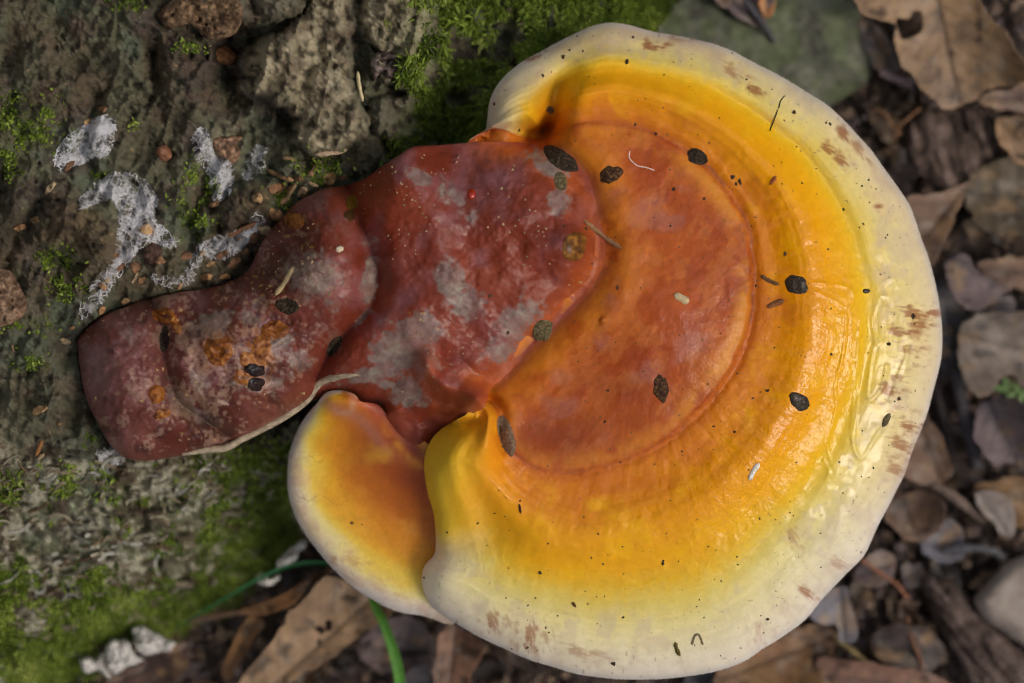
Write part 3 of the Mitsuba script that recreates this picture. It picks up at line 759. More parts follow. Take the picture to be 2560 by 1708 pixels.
# flaky, whitish scales on the lower flank
r3 = np.random.default_rng(31)
n = 0
while n < 280:
    cu, cv = r3.uniform(0, 760), r3.uniform(1150, 1640)
    if foot(np.array([cu]), np.array([cv]))[0] < 25 or LOBE.inside(np.array([cu]), np.array([cv]))[0] or STEM.signed(np.array([cu]), np.array([cv]))[0] > -15:
        continue
    L, a = r3.uniform(16, 70) * r3.uniform(.7, 1.0), r3.normal(-16, 26)
    dx, dy = L / 2 * math.cos(math.radians(a)), L / 2 * math.sin(math.radians(a))
    V, F, raw = sliver((cu - dx, cv - dy), (cu + dx, cv + dy), r3.uniform(4, 11), r3.uniform(2, 6), zb0, 410 + n, r3.normal(0, 10), r3.uniform(2, 14))
    c = np.array([(168, 160, 138), (140, 128, 106), (112, 92, 70), (172, 170, 158), (126, 118, 102)][int(r3.integers(5))]) * r3.uniform(.75, 1.05)
    part(tree, 'bark_flake', (V, F), 'bark', lin(c) * (.65 + .6 * nz(raw[:, 0], raw[:, 1], 7, 3))[:, None], smooth=False)
    n += 1

# mould threads
MYL = ['white mould web on the bark, upper left patch below the green moss', 'largest arched white mould web on the bark left of the stem', 'narrow white mould tail running down to the stem end', 'looped white mould web beside the tan bark flake', 'small white mould wisp near the tan splinters', 'thin white curved mould line above the middle of the stem', 'white mould mixed with tan crumbs along the upper stem edge', 'small bluish white mould wisp under the stem end']
r4 = np.random.default_rng(41)
for m, (c, lab) in enumerate(zip(MYC_C, MYL)):
    x0, y0, x1, y1 = c.poly.bounds
    N = int(c.poly.area / 28)
    uu, vv_ = r4.uniform(x0 - 4, x1 + 4, N * 4), r4.uniform(y0 - 4, y1 + 4, N * 4)
    ok = (c.signed(uu, vv_) > -5) & (fb(uu, vv_, 13, 3, 420 + m) > .52)
    uu, vv_ = uu[ok][:N], vv_[ok][:N]
    steps = 7
    ang = r4.uniform(0, 6.28, len(uu))
    P = [np.stack([uu, vv_], -1)]
    for k_ in range(steps):
        ang = ang + r4.normal(0, .5, len(uu))
        Q = P[-1] + np.stack([np.cos(ang), np.sin(ang)], -1) * r4.uniform(2.5, 6, len(uu))[:, None]
        out = c.signed(Q[:, 0], Q[:, 1]) < -9 - 8 * (nz(Q[:, 0], Q[:, 1], 20, 7) - .5)
        ang = np.where(out, ang + 2.4, ang)
        P.append(np.where(out[:, None], P[-1] + .3, Q))
    P = np.stack(P, 1)
    Z = z_bark(P[..., 0].ravel(), P[..., 1].ravel(), True).reshape(P.shape[:2]) + r4.uniform(.5, 4, (len(uu), 1)) + 2 * r4.random(P.shape[:2])
    W = place(P[..., 0], P[..., 1], Z)
    vs_, fs_, cnt = [], [], 0
    for w_ in W:
        tv, tf = tube(w_, r4.uniform(.5, 1.1) * UNIT, 3, False)
        vs_.append(tv); fs_.append(tf + cnt); cnt += len(tv)
    put(thing('mould_web', lab, 'mould'), (np.vstack(vs_), np.vstack(fs_)), 'soil', lin((222, 222, 226)))


def blades(u, v, z, L, W, lean, hue, seed, up=.75):
    """Small curved moss leaves, three triangles each."""
    r = np.random.default_rng(seed)
    n = len(u)
    base = place(u, v, z)
    d = r.normal(0, .75, (n, 3)) + np.asarray(lean)
    d[:, 2] = np.abs(d[:, 2]) * .6 + up * r.uniform(.4, 1.2, n)
    d /= np.linalg.norm(d, axis=1, keepdims=True)
    sd = np.cross(d, r.normal(0, 1, (n, 3)))
    sd /= np.linalg.norm(sd, axis=1, keepdims=True) + 1e-9
    L, W = (L * UNIT * r.uniform(.6, 1.4, n))[:, None], (W * UNIT * r.uniform(.7, 1.3, n))[:, None]
    droop = np.array([0, 0, -1.0]) + r.normal(0, .3, (n, 3))
    mid = base + d * L * .55
    tip = base + d * L + droop * L * .25
    V = np.stack([base - sd * W * .5, base + sd * W * .5, mid - sd * W * .6, mid + sd * W * .6, tip], 1).reshape(-1, 3)
    k = np.arange(n)[:, None] * 5
    F = np.vstack([k + [0, 1, 3], k + [0, 3, 2], k + [2, 3, 4]])
    return (V, F), np.repeat(hue, 5, 0)


def moss_hue(u, v, seed, dark=0.0):
    r = np.random.default_rng(seed)
    t = np.clip(fb(u, v, 60, 3, seed) * 1.4 - .2 + r.normal(0, .16, len(u)), 0, 1)
    return ramp(t, [(0, (56, 70, 22)), (.4, (96, 118, 36)), (.75, (134, 154, 58)), (1, (172, 182, 98))]) * (1 - dark)


r5 = np.random.default_rng(51)
u, v = r5.uniform(930, 1830, 150000), r5.uniform(-120, 520, 150000)
ok = (foot(u, v) > 0) & ((CAP.signed(u, v) < 60) | (u < 1260)) & (STEM.signed(u, v) < -4)
u, v = u[ok], v[ok]
den = moss_amount(u, v) * sst(.38, .6, fb(u, v, 60, 4, 430) + .3 * (moss_amount(u, v) - .6))
keep = r5.random(len(u)) < den * .9
u, v = u[keep], v[keep]
vf, col = blades(u, v, z_bark(u, v) - 2, 26, 5.0, (-.25, -.55, 0), moss_hue(u, v, 431, .02), 432)
put(thing('moss', 'feathery green moss covering the tree base behind the cap', 'moss', kind='stuff'), vf, 'moss_leaf', col)
u, v = r5.uniform(-60, 780, 170000), r5.uniform(1080, 1760, 170000)
ok = (foot(u, v) > -20) & (LOBE.signed(u, v) < -2) & (STEM.signed(u, v) < -6)
u, v = u[ok], v[ok]
den = moss_amount(u, v) * sst(.46, .6, .5 * fb(u, v, 85, 4, 435) + .5 * fb(u, v, 26, 3, 434) + .08 * sst(1380, 1520, v) + .10 * sst(450, 700, u))
keep = r5.random(len(u)) < den
u, v = u[keep], v[keep]
vf, col = blades(u, v, z_bark(u, v) - 2, 20, 5.5, (.2, -.35, 0), moss_hue(u, v, 436, .12), 437)
put(thing('moss', 'patchy green moss between pale scales on the lower flank of the tree', 'moss', kind='stuff'), vf, 'moss_leaf', col)
u, v = r5.uniform(-60, 900, 120000), r5.uniform(-60, 1120, 120000)
den = np.zeros_like(u)
for a, b, c, d in MOSS_SPOTS:
    den = np.maximum(den, gauss(u, v, a, b, c, d))
keep = (r5.random(len(u)) < 1.4 * den * sst(.42, .6, fb(u, v, 24, 3, 438))) & (STEM.signed(u, v) < -8)
u, v = u[keep], v[keep]
vf, col = blades(u, v, z_bark(u, v) - 1, 11, 5.5, (0, 0, 0), moss_hue(u, v, 439), 440)
put(thing('moss', 'small bright green moss tufts on the bark around the mould', 'moss', kind='stuff'), vf, 'moss_leaf', col)

# ------------------------------------------------------------------ the litter: stones, leaves, sticks
def stone(pts, z0, h, c3, seed, name, lab, cat, R=60, rough=.3, mossy=0, mat='bark'):
    c = Curve(pts)
    p, f, d, ne = sheet(c, 6, rings=(2, 5, 10, 18))
    u, v = p[:, 0], p[:, 1]
    x = np.clip(1 - d / R, 0, 1)
    z = z0 + h * np.sqrt(1 - x ** 2) + rough * sst(0, 30, d) * (70 * (fb(u, v, 160, 4, seed) - .5) + 22 * (fb(u, v, 34, 3, seed + 1) - .5))
    n = .6 * fb(u, v, 70, 4, seed + 2) + .4 * fb(u, v, 16, 3, seed + 3)
    col = ramp(n, [(.3, c3[1]), (.5, c3[0]), (.7, c3[2])])
    if mossy:
        col = mixc(col, (92, 112, 52), mossy * sst(.42, .6, fb(u, v, 60, 4, seed + 4)))
    vf = body(p, f, z, np.where(d < 1e-6, z, z0 - 90), ne)
    put(thing(name, lab, cat), vf, mat, np.vstack([col, col[ne:]]))


stone([(1560, -60), (2110, -60), (2150, 40), (2180, 130), (2170, 200), (2100, 250), (2000, 300), (1800, 260), (1650, 200), (1560, 100)], -760, 130, ((98, 100, 86), (66, 66, 58), (128, 130, 112)), 500, 'mossy_stone', 'flat grey-green mossy stone behind the upper right of the cap', 'stone', 110, .5, .3)
stone([(2436, 1502), (2440, 1488), (2500, 1420), (2540, 1396), (2590, 1388), (2650, 1430), (2660, 1570), (2600, 1622), (2544, 1604), (2505, 1578), (2468, 1556), (2444, 1524)], -730, 90, ((158, 146, 136), (138, 126, 118), (172, 162, 152)), 510, 'pale_stone', 'smooth pale grey stone at the lower right edge', 'stone', 46, .08)


def wood(pts, z0, h, ang, c3, seed, lab):
    c = Curve(pts)
    p, f, d, ne = sheet(c, 4.5, rings=(2, 5, 9))
    u, v = p[:, 0], p[:, 1]
    a = math.radians(ang)
    x, y = u * math.cos(a) + v * math.sin(a), -u * math.sin(a) + v * math.cos(a)
    fi = fb(x / 7, y, 16, 4, seed)
    z = z0 + h * np.sqrt(1 - np.clip(1 - d / 50, 0, 1) ** 2) + 60 * (fi - .5) + 34 * (fb(u, v, 36, 4, seed + 1) - .5)
    col = ramp(.6 * fi + .4 * fb(u, v, 20, 3, seed + 2), [(.32, c3[1]), (.5, c3[0]), (.68, c3[2])])
    vf = body(p, f, z, np.where(d < 1e-6, z, z0 - 60), ne)
    put(thing('rotten_wood', lab, 'rotten wood'), vf, 'bark', np.vstack([col, col[ne:]]))


wood([(2300, 1450), (2350, 1440), (2410, 1480), (2480, 1560), (2560, 1640), (2640, 1720), (2560, 1780), (2440, 1730), (2390, 1640), (2330, 1540)], -760, 70, 48, ((88, 74, 68), (50, 40, 36), (132, 116, 110)), 550, 'fibrous purplish strip of rotten wood at the lower right corner')
wood([(2280, 300), (2350, 270), (2440, 280), (2490, 340), (2480, 450), (2400, 470), (2330, 460), (2270, 400)], -770, 50, 70, ((84, 70, 62), (46, 38, 34), (124, 106, 98)), 560, 'crumbly purplish brown rotten wood right of the cap under the big leaf')
wood([(-40, 1610), (80, 1600), (150, 1630), (146, 1670), (60, 1690), (-40, 1700)], -700, 40, -12, ((66, 54, 48), (38, 30, 26), (100, 86, 78)), 570, 'dark rotten wood piece at the lower left corner')


def leaf(pts, z0, cols, axis_, seed, lab, tilt=(0, 0), curl=0.0, holes=(), vein=.6, name='dead_leaf', wav=36, group=None, thick=5, spacing=7, mottle=(150, 120, 84)):
    pts = smooth_closed(pts, 11)
    pc = pts.mean(0)
    rr = np.linalg.norm(pts - pc, axis=1)
    pts = pc + (pts - pc) * (1 + (22 * (fb(pts[:, 0], pts[:, 1], 34, 3, seed + 6) - .5) + 11 * (nz(pts[:, 0], pts[:, 1], 13, seed + 7) - .5)) / np.maximum(rr, 20))[:, None]
    c = Curve(pts)
    p, f, d, ne = sheet(c, spacing, rings=(2, 5), holes=[Curve(h) for h in holes])
    u, v = p[:, 0], p[:, 1]
    a, b = np.asarray(axis_[0], float), np.asarray(axis_[1], float)
    L = np.linalg.norm(b - a)
    e = (b - a) / L
    x, y = (u - a[0]) * e[0] + (v - a[1]) * e[1], -(u - a[0]) * e[1] + (v - a[1]) * e[0]
    cu, cv = c.poly.centroid.x, c.poly.centroid.y
    z = z0 + tilt[0] * (u - cu) + tilt[1] * (v - cv) + curl * (y / 100) ** 2 * 20 + wav * 2 * (fb(u, v, 170, 3, seed) - .5) + wav * .4 * (fb(u, v, 45, 2, seed + 1) - .5)
    z = z - 6 * np.exp(-(y / 5) ** 2)
    n1, n2 = fb(u, v, 80, 4, seed + 2), fb(u, v, 20, 3, seed + 3)
    c0, c1 = np.asarray(cols[0], float), np.asarray(cols[1], float)
    col = ramp(np.clip(1.6 * n1 - .3 + .6 * (n2 - .5), 0, 1), [(0, c1), (.5, c0), (1, np.minimum(c0 * 1.18, 255))])
    col = mixc(col, mottle, .6 * sst(.54, .66, fb(u, v, 40, 4, seed + 4)))
    col = mixc(col, c1 * .5, .75 * sst(.58, .7, fb(u, v, 34, 4, seed + 5)))
    col = mixc(col, (150, 140, 130), .4 * sst(.6, .7, fb(u, v, 22, 3, seed + 9)))
    sv = np.abs(((x - .9 * np.abs(y)) / 46 + 50) % 1 - .5)
    col = mixc(col, c1 * .72, vein * np.maximum(.95 * sst(9, 3, np.abs(y)), .8 * sst(.09, .03, sv)))
    col = mixc(col, np.minimum(c0 * 1.25, 255), .35 * sst(8, 1, d))
    vf = body(p, f, z, np.where(d < 1e-6, z, z - thick), ne)
    put(thing(name, lab, 'leaf', group), vf, 'leaf', np.vstack([col, col[ne:]]))


BR, TAN, GRY, ORG, VIO, DRK = ((118, 94, 78), (78, 60, 50)), ((146, 120, 94), (98, 78, 64)), ((102, 92, 92), (70, 62, 64)), ((126, 94, 66), (86, 64, 48)), ((104, 90, 90), (70, 60, 60)), ((70, 58, 54), (46, 38, 36))
LEAVES = [
    ([(2396, 880), (2400, 812), (2440, 786), (2520, 780), (2640, 790), (2660, 940), (2560, 968), (2536, 940), (2500, 950), (2470, 990), (2420, 975)], -680, ((122, 110, 100), (88, 78, 70)), ((2400, 830), (2640, 900)), 'large grey-brown weathered leaf with a bitten edge at the right side', (.05, .08), 3, []),
    ([(2424, 440), (2470, 410), (2600, 400), (2640, 560), (2540, 590), (2450, 572), (2420, 510)], -720, ((92, 80, 62), (62, 52, 42)), ((2420, 480), (2640, 500)), 'dark olive brown leaf at the right edge', (0, .1), 3, []),
    ([(2436, 1052), (2448, 1026), (2471, 1002), (2504, 988), (2545, 1002), (2600, 1050), (2590, 1140), (2510, 1160), (2475, 1148), (2446, 1112)], -680, ((110, 98, 100), (80, 70, 74)), ((2470, 1000), (2540, 1160)), 'curled purplish grey leaf below the green sprig', (0, -.1), 9, []),
    ([(2130, -60), (2148, 27), (2205, 52), (2236, 62), (2234, 105), (2259, 168), (2289, 210), (2340, 255), (2369, 275), (2397, 264), (2441, 252), (2460, 228), (2505, 215), (2560, 205), (2620, 190), (2570, 160), (2519, 93), (2483, 45), (2445, -10), (2400, -70)], -610, TAN, ((2330, -60), (2400, 270)), 'big brown dead leaf with a round hole at the top right', (.12, .05), 2, [[(2240, 46), (2270, 48), (2286, 28), (2304, 34), (2304, 75), (2280, 93), (2256, 98), (2246, 80)]]),
    ([(2440, 250), (2465, 232), (2520, 222), (2600, 200), (2640, 300), (2560, 286), (2520, 280), (2480, 272)], -700, BR, ((2440, 245), (2620, 250)), 'brown leaf edge peeping out under the big holed leaf', (0, 0), 0, []),
    ([(2152, 50), (2158, 110), (2186, 165), (2216, 178), (2244, 170), (2236, 130), (2216, 84), (2180, 58)], -690, GRY, ((2160, 50), (2230, 175)), 'grey-violet curled leaf strip left of the big holed leaf', (.3, 0), 6, []),
    ([(1780, -60), (1960, -60), (1942, -10), (1925, 34), (1906, 62), (1870, 58), (1828, 30), (1792, 4)], -600, VIO, ((1850, -60), (1890, 60)), 'purplish leaf at the top edge above the cap', (0, .1), 3, []),
    ([(1908, -30), (1950, -40), (1940, 20), (1922, 46), (1908, 40), (1902, 10)], -590, ((176, 122, 72), (136, 92, 56)), ((1930, -40), (1912, 46)), 'small orange tan leaf tip at the top edge', (0, 0), 3, []),
    ([(2270, 496), (2310, 484), (2342, 477), (2390, 466), (2426, 452), (2412, 486), (2397, 520), (2370, 588), (2345, 640), (2322, 668), (2280, 600), (2250, 540)], -640, BR, ((2426, 452), (2290, 620)), 'pointed grey-brown triangular leaf beside the right edge of the cap', (.1, -.1), 3, []),
    ([(2366, 690), (2364, 660), (2385, 640), (2420, 642), (2438, 674), (2480, 700), (2536, 722), (2498, 740), (2445, 772), (2402, 766), (2382, 726)], -640, VIO, ((2380, 650), (2520, 724)), 'rounded purplish leaf with an orange spot, below the triangular leaf', (0, 0), 4, []),
    ([(2440, 664), (2480, 648), (2560, 640), (2640, 660), (2620, 720), (2540, 724), (2490, 704)], -690, BR, ((2440, 670), (2620, 690)), 'brown leaf at the right edge behind the rounded purplish leaf', (0, 0), 2, []),
    ([(2336, 706), (2366, 720), (2392, 760), (2412, 780), (2424, 830), (2422, 890), (2390, 930), (2350, 920), (2330, 820)], -740, ((84, 80, 84), (58, 54, 56)), ((2350, 710), (2400, 920)), 'dark grey leaf along the right edge of the cap', (0, 0), 2, []),
    ([(2424, 772), (2460, 742), (2526, 738), (2534, 770), (2500, 806), (2436, 812)], -720, GRY, ((2424, 780), (2530, 760)), 'grey-violet leaf above the grey-brown stone', (0, 0), 2, []),
    ([(2280, 1048), (2310, 1036), (2350, 1090), (2374, 1150), (2376, 1190), (2330, 1210), (2270, 1200), (2240, 1140)], -690, BR, ((2290, 1040), (2350, 1200)), 'brown leaf below right of the cap beside the dark sticks', (0, 0), 3, []),
    ([(2210, 1290), (2240, 1240), (2300, 1226), (2356, 1250), (2362, 1300), (2332, 1338), (2290, 1354), (2250, 1342)], -660, BR, ((2240, 1230), (2300, 1350)), 'brown rounded leaf close to the lower right edge of the cap', (.1, 0), 4, []),
    ([(2300, 1364), (2330, 1330), (2370, 1300), (2404, 1330), (2410, 1390), (2372, 1404), (2338, 1404)], -720, ((100, 98, 106), (72, 70, 78)), ((2300, 1360), (2410, 1370)), 'bluish grey leaf fragment right of the brown rounded leaf', (0, 0), 2, []),
    ([(2020, 1520), (2046, 1490), (2080, 1468), (2112, 1466), (2126, 1510), (2140, 1560), (2136, 1600), (2098, 1600), (2092, 1566), (2040, 1556)], -640, ((100, 98, 106), (76, 74, 80)), ((2100, 1466), (2110, 1600)), 'bluish grey leaf poking out under the lower right of the cap', (0, 0), 2, []),
    ([(1800, 1660), (1880, 1610), (1980, 1570), (2060, 1560), (2090, 1610), (2060, 1680), (2040, 1760), (1800, 1760)], -700, ORG, ((1800, 1700), (2080, 1590)), 'orange-brown leaf under the lower right cap edge at the bottom', (0, 0), 2, []),
    ([(2044, 1650), (2120, 1650), (2240, 1668), (2340, 1690), (2400, 1760), (2100, 1780), (2050, 1720)], -680, ((120, 90, 76), (84, 64, 56)), ((2050, 1690), (2380, 1730)), 'long brown leaf lying along the bottom edge', (0, -.1), 4, []),
    ([(1720, 1690), (1800, 1680), (1850, 1740), (1720, 1780)], -740, ((96, 94, 102), (70, 68, 76)), ((1720, 1690), (1830, 1750)), 'dark bluish leaf at the bottom edge under the cap', (0, 0), 0, []),
    ([(570, 1760), (600, 1700), (675, 1607), (726, 1532), (780, 1478), (820, 1440), (930, 1480), (1000, 1500), (990, 1526), (900, 1589), (846, 1628), (792, 1667), (720, 1710), (690, 1760)], -590, TAN, ((610, 1780), (960, 1470)), 'broad tan dead leaf with small holes below the side lobe', (.15, .2), 3, [[(786, 1570), (796, 1564), (812, 1572), (808, 1586), (794, 1580)], [(812, 1556), (826, 1550), (830, 1572), (816, 1578)], [(793, 1600), (802, 1598), (800, 1616), (792, 1612)]]),
    ([(1086, 1740), (1093, 1610), (1110, 1574), (1122, 1556), (1170, 1580), (1212, 1612), (1204, 1643), (1180, 1690), (1160, 1750)], -600, ((132, 98, 78), (98, 74, 64)), ((1140, 1560), (1120, 1740)), 'brown leaf standing under the bottom of the cap', (.1, 0), 4, []),
    ([(590, 1530), (640, 1508), (700, 1490), (760, 1450), (800, 1425), (790, 1450), (740, 1500), (690, 1530), (640, 1540)], -560, ((112, 80, 52), (78, 56, 40)), ((590, 1530), (800, 1430)), 'narrow brown leaf edge above the broad tan leaf', (0, 0), 5, []),
    ([(240, 1740), (290, 1690), (360, 1650), (430, 1610), (470, 1610), (480, 1660), (440, 1700), (400, 1750)], -600, ((84, 64, 56), (58, 44, 40)), ((250, 1730), (470, 1620)), 'dark brown leaf below the white fungus lumps', (0, 0), 4, []),
    ([(560, 1660), (600, 1570), (640, 1530), (660, 1560), (640, 1590), (600, 1650), (570, 1700)], -690, ((150, 108, 66), (110, 78, 50)), ((570, 1690), (650, 1540)), 'tan curved leaf strip left of the broad tan leaf', (0, 0), 8, []),
    ([(900, 1600), (980, 1540), (1060, 1560), (1090, 1640), (1060, 1690), (960, 1680), (900, 1650)], -730, VIO, ((900, 1620), (1080, 1630)), 'purplish brown leaf beside the green grass blade', (0, 0), 3, []),
    ([(1010, 1690), (1060, 1660), (1090, 1700), (1060, 1770), (1000, 1770)], -700, GRY, ((1010, 1690), (1060, 1770)), 'small grey leaf at the bottom edge beside the grass blade', (0, 0), 3, []),
    ([(2494, 300), (2530, 292), (2600, 320), (2620, 420), (2560, 410), (2516, 380), (2490, 340)], -700, ((146, 116, 86), (108, 84, 62)), ((2494, 300), (2600, 410)), 'tan leaf at the right edge below the big holed leaf', (0, 0), 4, []),
    ([(2130, 620), (2380, 640), (2400, 900), (2300, 940), (2140, 900)], -800, DRK, ((2150, 640), (2380, 900)), 'dark leaf hidden under the right edge of the cap', (0, 0), 2, []),
    ([(2440, 1215), (2500, 1200), (2600, 1190), (2640, 1280), (2540, 1320), (2470, 1290)], -730, ((120, 92, 62), (86, 66, 48)), ((2440, 1230), (2600, 1250)), 'brown leaf at the right edge below the purplish grey stone', (0, 0), 3, []),
    ([(2440, 1236), (2470, 1224), (2520, 1240), (2540, 1290), (2536, 1336), (2510, 1346), (2480, 1310), (2450, 1270)], -680, ((132, 122, 116), (104, 94, 90)), ((2450, 1230), (2520, 1340)), 'pale grey tongue shaped leaf above the smooth pale stone', (0, 0), 3, []),
    ([(2140, 1430), (2190, 1380), (2230, 1390), (2240, 1440), (2200, 1470), (2150, 1460)], -700, VIO, ((2140, 1440), (2230, 1410)), 'small purplish leaf touching the lower right edge of the cap', (0, 0), 2, []),
    ([(2180, 1600), (2240, 1560), (2330, 1580), (2370, 1650), (2300, 1680), (2210, 1660)], -730, DRK, ((2180, 1620), (2360, 1640)), 'dark brown leaf in the lower right beside the orange twig', (0, 0), 3, []),
]
for i, (pts, z0, cols, ax, lab, tilt, curl, holes) in enumerate(LEAVES):
    leaf(pts, z0, cols, ax, 600 + 8 * i, lab, tilt, curl, holes)

# smaller weathered leaves filling the litter
r6 = np.random.default_rng(61)
FILL = 0
while FILL < 200:
    cu, cv = r6.uniform(-60, 2620), r6.uniform(-60, 1770)
    fo = foot(np.array([cu]), np.array([cv]))[0]
    if fo > 10 or CAP.signed(np.array([cu]), np.array([cv]))[0] > 70:
        continue
    L, W, a = r6.uniform(50, 190), r6.uniform(.26, .6), r6.uniform(0, 6.28)
    t = np.linspace(-1, 1, 9)
    w = (1 - np.abs(t) ** r6.uniform(1.6, 2.6)) * L * W / 2 * r6.uniform(.75, 1.15, 9)
    top = np.stack([t * L / 2, w + 1], -1)
    low = np.stack([t[::-1] * L / 2, -w[::-1] * r6.uniform(.7, 1.1) - 1], -1)
    o = np.vstack([top, low])
    if r6.random() < .45:                                                   # broken across
        o = o[o[:, 0] < L * r6.uniform(.0, .3)]
    o = np.stack([cu + o[:, 0] * math.cos(a) - o[:, 1] * math.sin(a), cv + o[:, 0] * math.sin(a) + o[:, 1] * math.cos(a)], -1)
    ci = int(r6.integers(8))
    cols = [BR, VIO, DRK, GRY, ORG, DRK, BR, TAN][ci]
    tone = ['brown', 'purplish', 'dark', 'grey', 'rusty', 'dark', 'brown', 'tan'][ci]
    where = ('along the bottom edge left of the broad tan leaf' if cu < 600 else 'along the bottom edge below the side lobe' if cu < 1300 else 'along the bottom edge under the cap' if cu < 1950 and cv > 850
             else 'at the top edge behind the cap' if cu < 1950 else 'around the big holed leaf at the top right' if cv < 420 else 'right of the cap beside the triangular leaf' if cv < 760
             else 'right of the cap around the dark sticks' if cv < 1250 else 'in the lower right corner around the pale stone')
    size = 'large' if L > 140 else 'middling' if L > 95 else 'small'
    k_ = r6.uniform(.45, .9)
    cols = tuple(tuple(np.array(c) * k_) for c in cols)
    leaf(o, r6.uniform(-810, -730), cols, ((cu, cv), (cu + math.cos(a), cv + math.sin(a))), 1000 + 7 * FILL, f'{size} {tone} dead leaf {where}', tuple(r6.normal(0, .26, 2)), r6.uniform(0, 16), (), .4, wav=60, group=f'{size} {tone} dead leaves {where}', spacing=9)
    FILL += 1

# litter crumbs
parts = []
r7 = np.random.default_rng(71)
uu, vv_ = r7.uniform(-60, 2660, 16000), r7.uniform(-60, 1770, 16000)
ok = (foot(uu, vv_) < 0) & (CAP.signed(uu, vv_) < 60)
uu, vv_ = uu[ok][:7000], vv_[ok][:7000]
zz = z_floor(uu, vv_)
pal = [lin(c) for c in ((78, 64, 56), (108, 90, 78), (50, 41, 37), (132, 112, 94), (98, 87, 88), (66, 53, 46))]
for a, b, c in zip(uu, vv_, zz):
    (gv, gf), gc = grain(a, b, r7.uniform(3, 14), c + r7.uniform(0, 70), pal[int(r7.integers(6))], .5)
    parts.append(((gv, gf), gc))
vf, col = join(parts)
put(thing('litter_crumbs', 'brown crumbs of decayed leaves and soil on the forest floor', 'litter', kind='stuff'), vf, 'soil', col, smooth=False)


def twig(pts, r0, r1, c, name, lab, cat, z, seed, mat='bark'):
    q = smooth_open([(*p, zz_) for p, zz_ in zip(pts, z)], 8)
    rad = np.linspace(r0, r1, len(q)) * (.85 + .3 * nz(np.arange(len(q)) * 1.0, np.zeros(len(q)), 3.0, seed))
    sc = (CAM_H - q[:, 2] * UNIT) / CAM_H
    vf = tube(place(q[:, 0], q[:, 1], q[:, 2]), rad * UNIT * sc, 10)
    n = meshkit.fbm(vf[0] * 900, 3, seed)
    put(thing(name, lab, cat), vf, mat, lin(c) * (.6 + .8 * n)[:, None])


twig([(2330, 930), (2356, 1040), (2392, 1180)], 12, 10, (52, 46, 46), 'stick', 'thin black stick right of the cap, left of two', 'stick', (-730, -720, -740), 80)
twig([(2386, 920), (2410, 1030), (2444, 1172)], 17, 15, (78, 74, 78), 'stick', 'thicker dark grey stick right of the cap, right of two', 'stick', (-720, -700, -730), 81)
twig([(2328, 1212), (2370, 1232), (2420, 1270), (2462, 1300)], 13, 12, (118, 102, 92), 'stick', 'pale brown curved stick below the dark grey sticks', 'stick', (-700, -690, -700, -710), 82)
twig([(2150, 1398), (2200, 1432), (2240, 1460), (2270, 1496)], 4.5, 5, (140, 96, 72), 'twig', 'thin orange twig sticking out from the lower right edge of the cap', 'twig', (-600, -640, -690, -720), 83)
twig([(2266, 1544), (2280, 1600), (2298, 1640), (2306, 1674)], 6, 5, (128, 92, 72), 'twig', 'thin orange-brown twig in the lower right litter', 'twig', (-730, -700, -700, -720), 84)
twig([(2092, 1600), (2124, 1622), (2164, 1656)], 7, 6, (138, 122, 82), 'twig', 'short yellowish twig beside the bluish grey leaf', 'twig', (-690, -680, -690), 85)
twig([(2200, 180), (2236, 196), (2280, 210)], 9, 11, (150, 130, 132), 'twig', 'pale pinkish twig stub under the big holed leaf', 'twig', (-680, -680, -690), 86)
twig([(1862, 0), (1888, 34), (1912, 66), (1936, 106)], 9, 5, (82, 80, 84), 'twig', 'grey leaf stalk lying on the mossy stone', 'twig', (-570, -580, -600, -620), 87)
twig([(2182, 274), (2210, 282), (2224, 304), (2240, 326), (2252, 336)], 4, 3, (140, 104, 76), 'rootlet', 'thin tan rootlet right of the upper cap, left of two', 'root', (-720, -700, -700, -710, -720), 88)
twig([(2300, 270), (2270, 296), (2246, 318), (2236, 350)], 4, 4, (128, 94, 68), 'rootlet', 'thin tan rootlet right of the upper cap, right of two', 'root', (-720, -700, -700, -720), 89)
twig([(2360, 1376), (2420, 1370), (2480, 1376), (2510, 1396)], 11, 9, (92, 92, 96), 'stick', 'grey curved stick left above the smooth pale stone', 'stick', (-720, -700, -700, -720), 90)
twig([(470, 1552), (570, 1534), (700, 1510), (800, 1440), (836, 1420)], 8, 8, (96, 76, 62), 'stick', 'brown stick behind the broad tan leaf', 'stick', (-640, -620, -600, -590, -600), 91)
twig([(600, 1700), (700, 1640), (830, 1560), (960, 1546)], 6, 7, (58, 46, 40), 'stick', 'dark stick under the broad tan leaf', 'stick', (-740, -720, -720, -730), 92)
